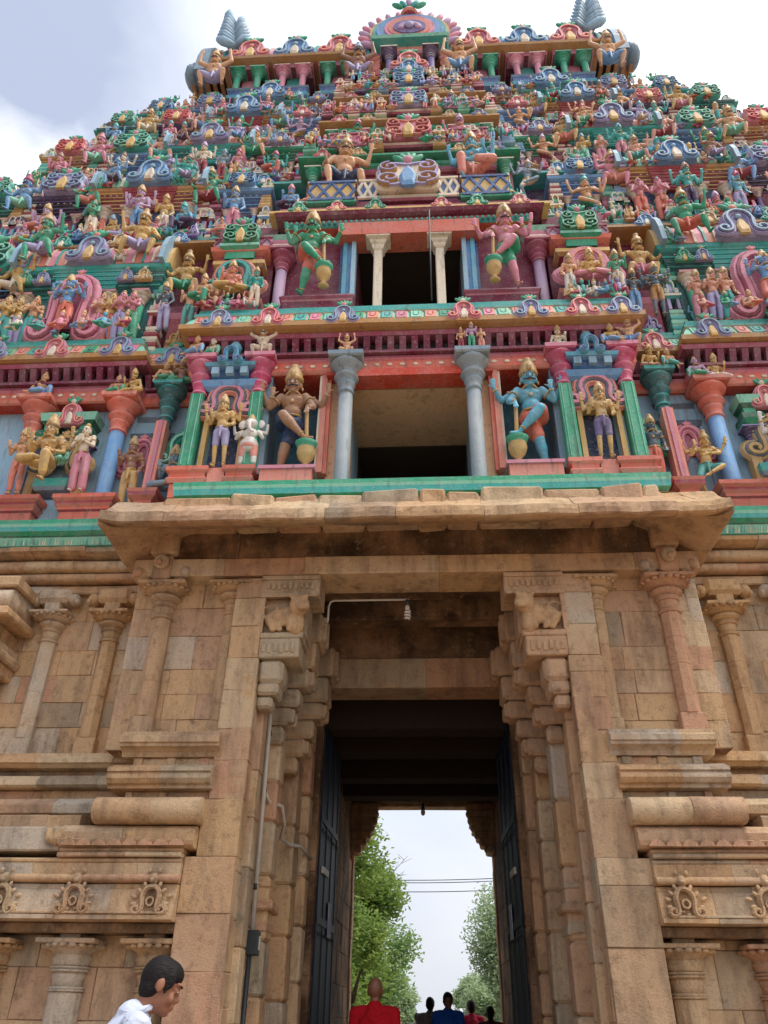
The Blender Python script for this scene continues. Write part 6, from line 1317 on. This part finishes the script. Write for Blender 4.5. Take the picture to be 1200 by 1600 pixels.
# ================= people
def person(x, y, z, h, rz, shirt, label, skin='skin', hair='full', walk=.2, group=None, vox=.013, tro='trouser', female=False, near=False, nod=0.):
    o = tag(empty('person', (x, y, z), rz, h/1.75), label, 'person', group)
    b = MB(); s_ = MB(); t = MB(); hr = MB(); H = Vector((0, -.015, 1.615)); w_ = walk
    b.ell((0, 0, .96), (.15, .1, .12)); b.ell((0, 0, 1.15), (.135, .095, .16)); b.ell((0, .01, 1.32), (.155, .1, .14))
    b.caps((-.13, .01, 1.42), (.13, .01, 1.42), .06, .06)
    if nod: H = Vector((0, -.1, 1.6))
    NR = Matrix.Rotation(nod, 3, 'X'); nq = NR.to_quaternion(); c = H
    def hp(x, y, z): return H+NR @ Vector((x, y, z))
    b.caps((0, .015, 1.44), hp(0, .022, -.03), .05, .046)
    b.ell(hp(0, .018, .028), (.074, .096, .095), n=20, rot=nq); b.ell(hp(0, -.02, -.045), (.057, .066, .07), n=16, rot=nq); b.ell(hp(0, -.072, -.095), (.022, .02, .018)); b.ell(hp(0, -.052, -.085), (.042, .036, .022), rot=nq)
    b.caps(hp(0, -.086, .018), hp(0, -.104, -.024), .009, .013, n=8); b.ell(hp(0, -.098, -.032), (.018, .012, .009), rot=nq); b.ell(hp(0, -.092, -.058), (.022, .013, .006), rot=nq); b.ell(hp(0, -.09, -.07), (.019, .014, .008), rot=nq); b.ell(hp(0, -.078, .035), (.054, .02, .012), rot=nq)
    for sx in (-1, 1):
        b.ell(hp(sx*.077, .015, -.008), (.008, .02, .031), rot=nq); b.ell(hp(sx*.074, .022, -.012), (.009, .01, .02)); b.ell(hp(sx*.038, -.062, -.035), (.024, .022, .026)); b.ell(hp(sx*.032, -.078, .008), (.015, .012, .01))
        f = sx*w_; Sh = Vector((sx*.185, .01, 1.42)); E = Sh+Vector((sx*.05, -f*.35+.02, -.29)); Wr = E+Vector((sx*.01, -f*.6-.08, -.24))
        b.caps(Sh, E, .048, .04); b.caps(E, Wr, .04, .027); hand(b, Wr, (0, -.3, -1), (-sx*.2, -1, 0), .95, curl=0)
        K = Vector((sx*.1, f*.55-.03, .5)); A = Vector((sx*.1, f*1.1+.02, .09 if f <= 0 else .12)); b.caps((sx*.09, 0, .92), K, .08, .055); b.caps(K, A, .052, .035); b.caps(A+Vector((0, .03, -.04)), A+Vector((sx*.02, -.15, -.055)), .034, .028)
        s_.caps(Sh, Sh.lerp(E, .85), .07, .062); s_.ell(Sh, (.075, .072, .07)); t.caps((sx*.09, 0, .92), K, .1, .082); t.caps(K, A.lerp(K, .08), .082, .068)
    s_.ell((0, .01, 1.33), (.19, .125, .15)); s_.ell((0, .0, 1.12), (.165, .125, .2)); s_.ell((0, .0, .95), (.17, .128, .13)); s_.caps((-.14, .012, 1.43), (.14, .012, 1.43), .068, .068); s_.caps((0, .02, 1.46), (0, .03, 1.4), .085, .12)
    t.ell((0, 0, .93), (.162, .118, .12))
    top = .1 if hair == 'thin' else .102
    hr.ell(hp(0, .03, .03), (.0765, .09, top), n=22, rot=nq); hr.ell(hp(0, .05, -.025), (.068, .054, .062), n=16, rot=nq)
    for sx in (-1, 1): hr.ell(hp(sx*.068, -.02, .035), (.013, .03, .045), rot=nq); hr.ell(hp(sx*.072, -.018, -.0), (.006, .012, .03), rot=nq)
    if hair in ('full', 'thin'): hr.ell(hp(0, -.006, .062), (.074, .082, .064), rot=nq)

    if female: hr.ell(c+Vector((0, .1, -.03)), (.05, .045, .1)); hr.ell(c+Vector((0, .1, -.16)), (.03, .03, .12)); t.ell((0, 0, .6), (.2, .17, .4))
    for q in (b, s_, t, hr): q.mats = ['obj']; q.m = [0]*len(q.f)
    inst(voxmesh(b, 'person_body', vox, 2, skin), 'body', o)
    so_ = voxmesh(s_, 'person_shirt', vox, 3, 'shirtwhite' if shirt == 'w' else 'cloth'); so__ = inst(so_, 'shirt', o, color=None if shirt == 'w' else lin(shirt))
    inst(voxmesh(t, 'person_trousers', vox, 2, tro), 'trousers' if not female else 'skirt', o)
    if hair != 'bald':
        me = voxmesh(hr, 'person_hair', vox*.7, 2, 'hair')
        inst(me, 'hair', o)
    cl = MB(); cl.torus((0, .0, 1.495), .068, .016, 'shirtwhite' if shirt == 'w' else 'cloth', (0, .25, 1), 20, 1, .95)
    if shirt == 'w' or near: 
        cl.ring(-.07, .07, -.06, -.04, [(0, 1.43), (.004, 1.47)], 'shirtwhite' if shirt == 'w' else 'cloth'); 
        inst(cl.mesh('collar'), 'collar', o, color=None if shirt == 'w' else lin(shirt))
    if near:
        e = MB()
        for sx in (-1, 1): e.ell(hp(sx*.033, -.084, .006), (.011, .006, .0045), 'white', 8); e.ell(hp(sx*.033, -.088, .006), (.0055, .004, .0045), 'black', 6); e.caps(hp(sx*.014, -.098, .032), hp(sx*.054, -.082, .033), .005, .003, 'hair', 6)
        inst(e.mesh('eyes'), 'eyes', o)
    return o
mw = person(-1.4, -3.2, 0, 1.88, R_(114), 'w', 'man in a white collared shirt walking past the left pier in the foreground', hair='thin', vox=.008, near=True, nod=.38)
person(-.44, 1.5, .15, 1.8, R_(176), (158, 18, 28), 'bald man in a red shirt seen from behind, walking into the passage', 'skindk', 'bald', vox=.011)
person(.4, 7.2, .15, 1.8, R_(10), (40, 84, 168), 'dark-haired man in a blue shirt facing us at the far end of the passage', 'skindk', group=None)
person(.1, 9.2, .15, 1.76, R_(170), (120, 110, 112), 'dark-haired man in a grey shirt left of the man in blue', 'skindk')
person(.92, 10.6, .05, 1.84, R_(190), (206, 60, 84), 'man in a pinkish red shirt just outside the passage, seen from behind', 'skin')
person(1.16, 8.4, .15, 1.62, R_(175), (92, 44, 44), 'woman in dark maroon beside the man in pinkish red', 'skindk', female=True)
person(1.9, 13.2, .0, 1.6, R_(200), (232, 190, 200), 'woman in pale pink walking at the right outside', 'skin', female=True)
person(-.28, 17., 0, 1.68, R_(185), (110, 110, 120), 'distant walker in grey on the road left of the group', 'skindk', vox=.018)
person(2.55, 15.5, 0, 1.6, R_(160), (70, 60, 90), 'distant woman in dark violet at the far right outside', 'skindk', female=True, vox=.018)
person(.62, 13.5, 0, 1.66, R_(180), (150, 150, 150), 'distant walker in a light grey shirt between the blue and pinkish red shirts', 'skindk', vox=.018)
person(1.5, 19.0, 0, 1.66, R_(20), (210, 200, 120), 'distant walker in a pale yellow shirt coming towards the gate', 'skindk', vox=.018)
# ================= ground and road
m = MB(); n = 40
def gz(x, y): return 0 if -30 < y < 60 else mnoise.noise(Vector((x*.01, y*.01, 0)))*1.0
xs = [-600, -200, -60, -20, -8, -3, 3, 8, 20, 60, 200, 600]; ys = [-60, -20, -8, 0, 10.5, 20, 60, 150, 400, 900]
V = [(x, y, 0) for y in ys for x in xs]; m.add(V, [(j*len(xs)+i, j*len(xs)+i+1, (j+1)*len(xs)+i+1, (j+1)*len(xs)+i) for j in range(len(ys)-1) for i in range(len(xs)-1)], 'earth')
tag(m.build('ground'), kind='structure')
m = MB(); wallx = 0
for i in range(12):
    for j in range(10): m.cbox(-6+i*1.0+.003, -5+i*1.0-.003, -9.5+j*.9+.003, -8.6+j*.9-.003, -.1, .012, 'paving', .006, None, .002)
m.box(-1.5, 1.5, 0.3, 10.4, .0, .15, 'paving'); tag(m.build('paving'), kind='structure')
m = MB(); m.add([(-2.6, 10.45, .008), (2.8, 10.45, .008), (3.4, 300, .008), (-3.0, 300, .008)], [(0, 1, 2, 3)], 'asphalt'); tag(m.build('road'), kind='structure')
# ================= trees
def tree(x, y, h, cr, leaf, nl, label, seed, size=.11, bare=0, lobes=16, cz=.62, squash=1.0):
    q = random.Random(seed); o = tag(empty('tree', (x, y, 0)), label, 'tree', 'trees beyond the passage'); t = MB(); t.tube([(0, 0, -.1), (.08, 0, h*.2), (-.05, .05, h*.42), (0, 0, h*.75)], [h*.035, h*.028, h*.022, h*.008], 'bark', 10); L_ = []
    for i in range(lobes):
        a = q.uniform(0, 6.28); el = q.uniform(-.75, 1); rr = cr*q.uniform(.25, .85)*math.sqrt(1-min(1, abs(el))**2*.7); c = Vector((math.cos(a)*rr, math.sin(a)*rr, h*cz+el*h*(1-cz)*.85*squash)); L_.append((c, cr*q.uniform(.25, .48)))
        s0 = Vector((0, 0, h*q.uniform(.2, .6))); t.tube([s0, s0.lerp(c, .5)+Vector((0, 0, .1*cr)), c], [h*.012, h*.008, h*.003], 'bark', 6)
        for _ in range(3): d = Vector((q.gauss(0, 1), q.gauss(0, 1), q.gauss(0, 1))).normalized(); t.tube([c, c+d*cr*.35], [h*.004, h*.0015], 'bark', 5)
    for i in range(bare):
        c, r = q.choice(L_); d = Vector((q.uniform(.2, 1), q.gauss(0, .5), q.uniform(.1, 1))).normalized(); p0 = c; e = c+d*cr*q.uniform(.5, .95); t.tube([p0, p0.lerp(e, .5)+Vector((0, 0, .06)), e], [.03, .018, .006], 'bark', 5)
        for _ in range(5): s1 = p0.lerp(e, q.uniform(.4, 1)); t.tube([s1, s1+Vector((q.gauss(0, 1), q.gauss(0, 1), q.gauss(0, 1))).normalized()*.5], [.01, .004], 'bark', 4)
    t.build('trunk', o); m = MB(); V = []; Fs = []; T = []
    for i in range(nl):
        c, r = q.choice(L_); d = Vector((q.gauss(0, 1), q.gauss(0, 1), q.gauss(0, 1))).normalized(); p = c+d*r*(q.random()**.45)*q.choice([1, 1, 1.15, 1.35]); u = Vector((q.gauss(0, 1), q.gauss(0, 1), q.gauss(0, .6))).normalized()*size*q.uniform(.6, 1.2); v = u.orthogonal().normalized()*size*.42
        k = len(V); V += [p-u, p+v, p+u, p-v]; Fs.append((k, k+1, k+2, k+3)); T.append(min(1, max(0, .5+.5*mnoise.noise(p*1.6/cr*2)+q.uniform(-.25, .25))))
    m.add(V, Fs, leaf); m.t = T; m.build('crown', o)
    return o
tree(-3.6, 24, 7.6, 2.7, 'leafbright', 38000, 'tall bright green tree close behind the left side of the passage opening', 3, .12, bare=10, lobes=26, cz=.5, squash=1.15)
tree(-2.2, 17.5, 4.4, 1.1, 'leafbright', 9000, 'shorter leafy green tree in front of the tall bright one', 4, .08, lobes=12, cz=.55)
tree(4.8, 34, 6.6, 2.9, 'leafpale', 24000, 'large pale green tree at the right side of the opening', 5, .12, bare=6, lobes=22, cz=.58)
tree(3.4, 26, 3.2, 1.3, 'leafmid', 8000, 'low dark green tree under the pale one on the right', 6, .1, lobes=10, cz=.5)
tree(-4.2, 48, 7.0, 3.2, 'leafmid', 12000, 'mid green tree farther along the left side of the road', 8, .18, lobes=14, cz=.5)
tree(4.3, 58, 5.2, 2.2, 'leafpale', 9000, 'pale tree farther along the right side of the road', 9, .18, lobes=12, cz=.5)
tree(-4.6, 90, 5.6, 2.8, 'leafpale', 7000, 'faint tree in the distance on the left', 10, .25, lobes=10, cz=.5)
tree(6.5, 120, 6.0, 3.4, 'leafpale', 7000, 'faint tree far down the road on the right', 11, .3, lobes=10, cz=.5)
tree(7.5, 42, 6.4, 3.2, 'leafmid', 12000, 'green tree behind the large pale one on the right', 12, .18, lobes=14, cz=.5)
tree(-8.5, 34, 8.0, 3.4, 'leafmid', 12000, 'green tree beyond the tall bright one on the far left', 13, .18, lobes=14, cz=.5)
for i, (x, y) in enumerate([(-6, 14), (7, 13)]):
    m = MB(); m.tube([(x*1.6, 40, 0), (x*1.6, 40, 8.6)], [.12, .09], 'darkmetal', 10); m.box(x*1.6-.7, x*1.6+.7, 39.95, 40.05, 8.2, 8.3, 'darkmetal')
    tag(m.build('utility_pole'), 'utility pole carrying wires %s of the road' % ('left', 'right')[i], 'pole')
for j, (dz, lb) in enumerate(((8.32, 'topmost'), (8.2, 'middle'), (7.75, 'lowest'))):
    m = MB(); m.tube([(-9.6+20.8*i/20, 40+.1*j, dz-.5*(1-((i-10)/10)**2)+.02*i) for i in range(21)], .022, 'black', 5)
    tag(m.build('power_line'), '%s of three thin wires sagging across the gap of sky' % lb, 'wire', 'wires over the road')
# distant white van
o = tag(empty('parked_van', (2.9, 62, 0), R_(4)), 'white van parked on the road beyond the walkers', 'van'); m = MB()
prf = [(-2.2, .35), (-2.2, 1.2), (-1.9, 1.3), (-1.2, 2.0), (-.9, 2.1), (2.1, 2.1), (2.2, 1.9), (2.2, .35)]; prismx(m, prf, -.85, .85, 'carwhite'); m.build('body', o, .0)
m = MB(); m.add([(-.72, -2.0, 1.32), (.72, -2.0, 1.32), (.66, -1.3, 1.95), (-.66, -1.3, 1.95)], [(0, 1, 2, 3)], 'glass'); m.v = [(a, b-.05, c) for a, b, c in m.v]; m.build('windscreen', o)
for sx in (-1, 1):
    for yy in (-1.4, 1.4):
        m = MB(); m.lathe(0, 0, [(.3, -.1), (.33, -.07), (.33, .07), (.3, .1)], 'rubber', 20); w__ = m.build('wheel', o); w__.rotation_euler = (0, R_(90), 0); w__.location = (sx*.82, yy, .33)
    m = MB(); m.ell((sx*.65, -2.2, .85), (.14, .06, .1), 'pipe', 10); m.build('headlight', o)
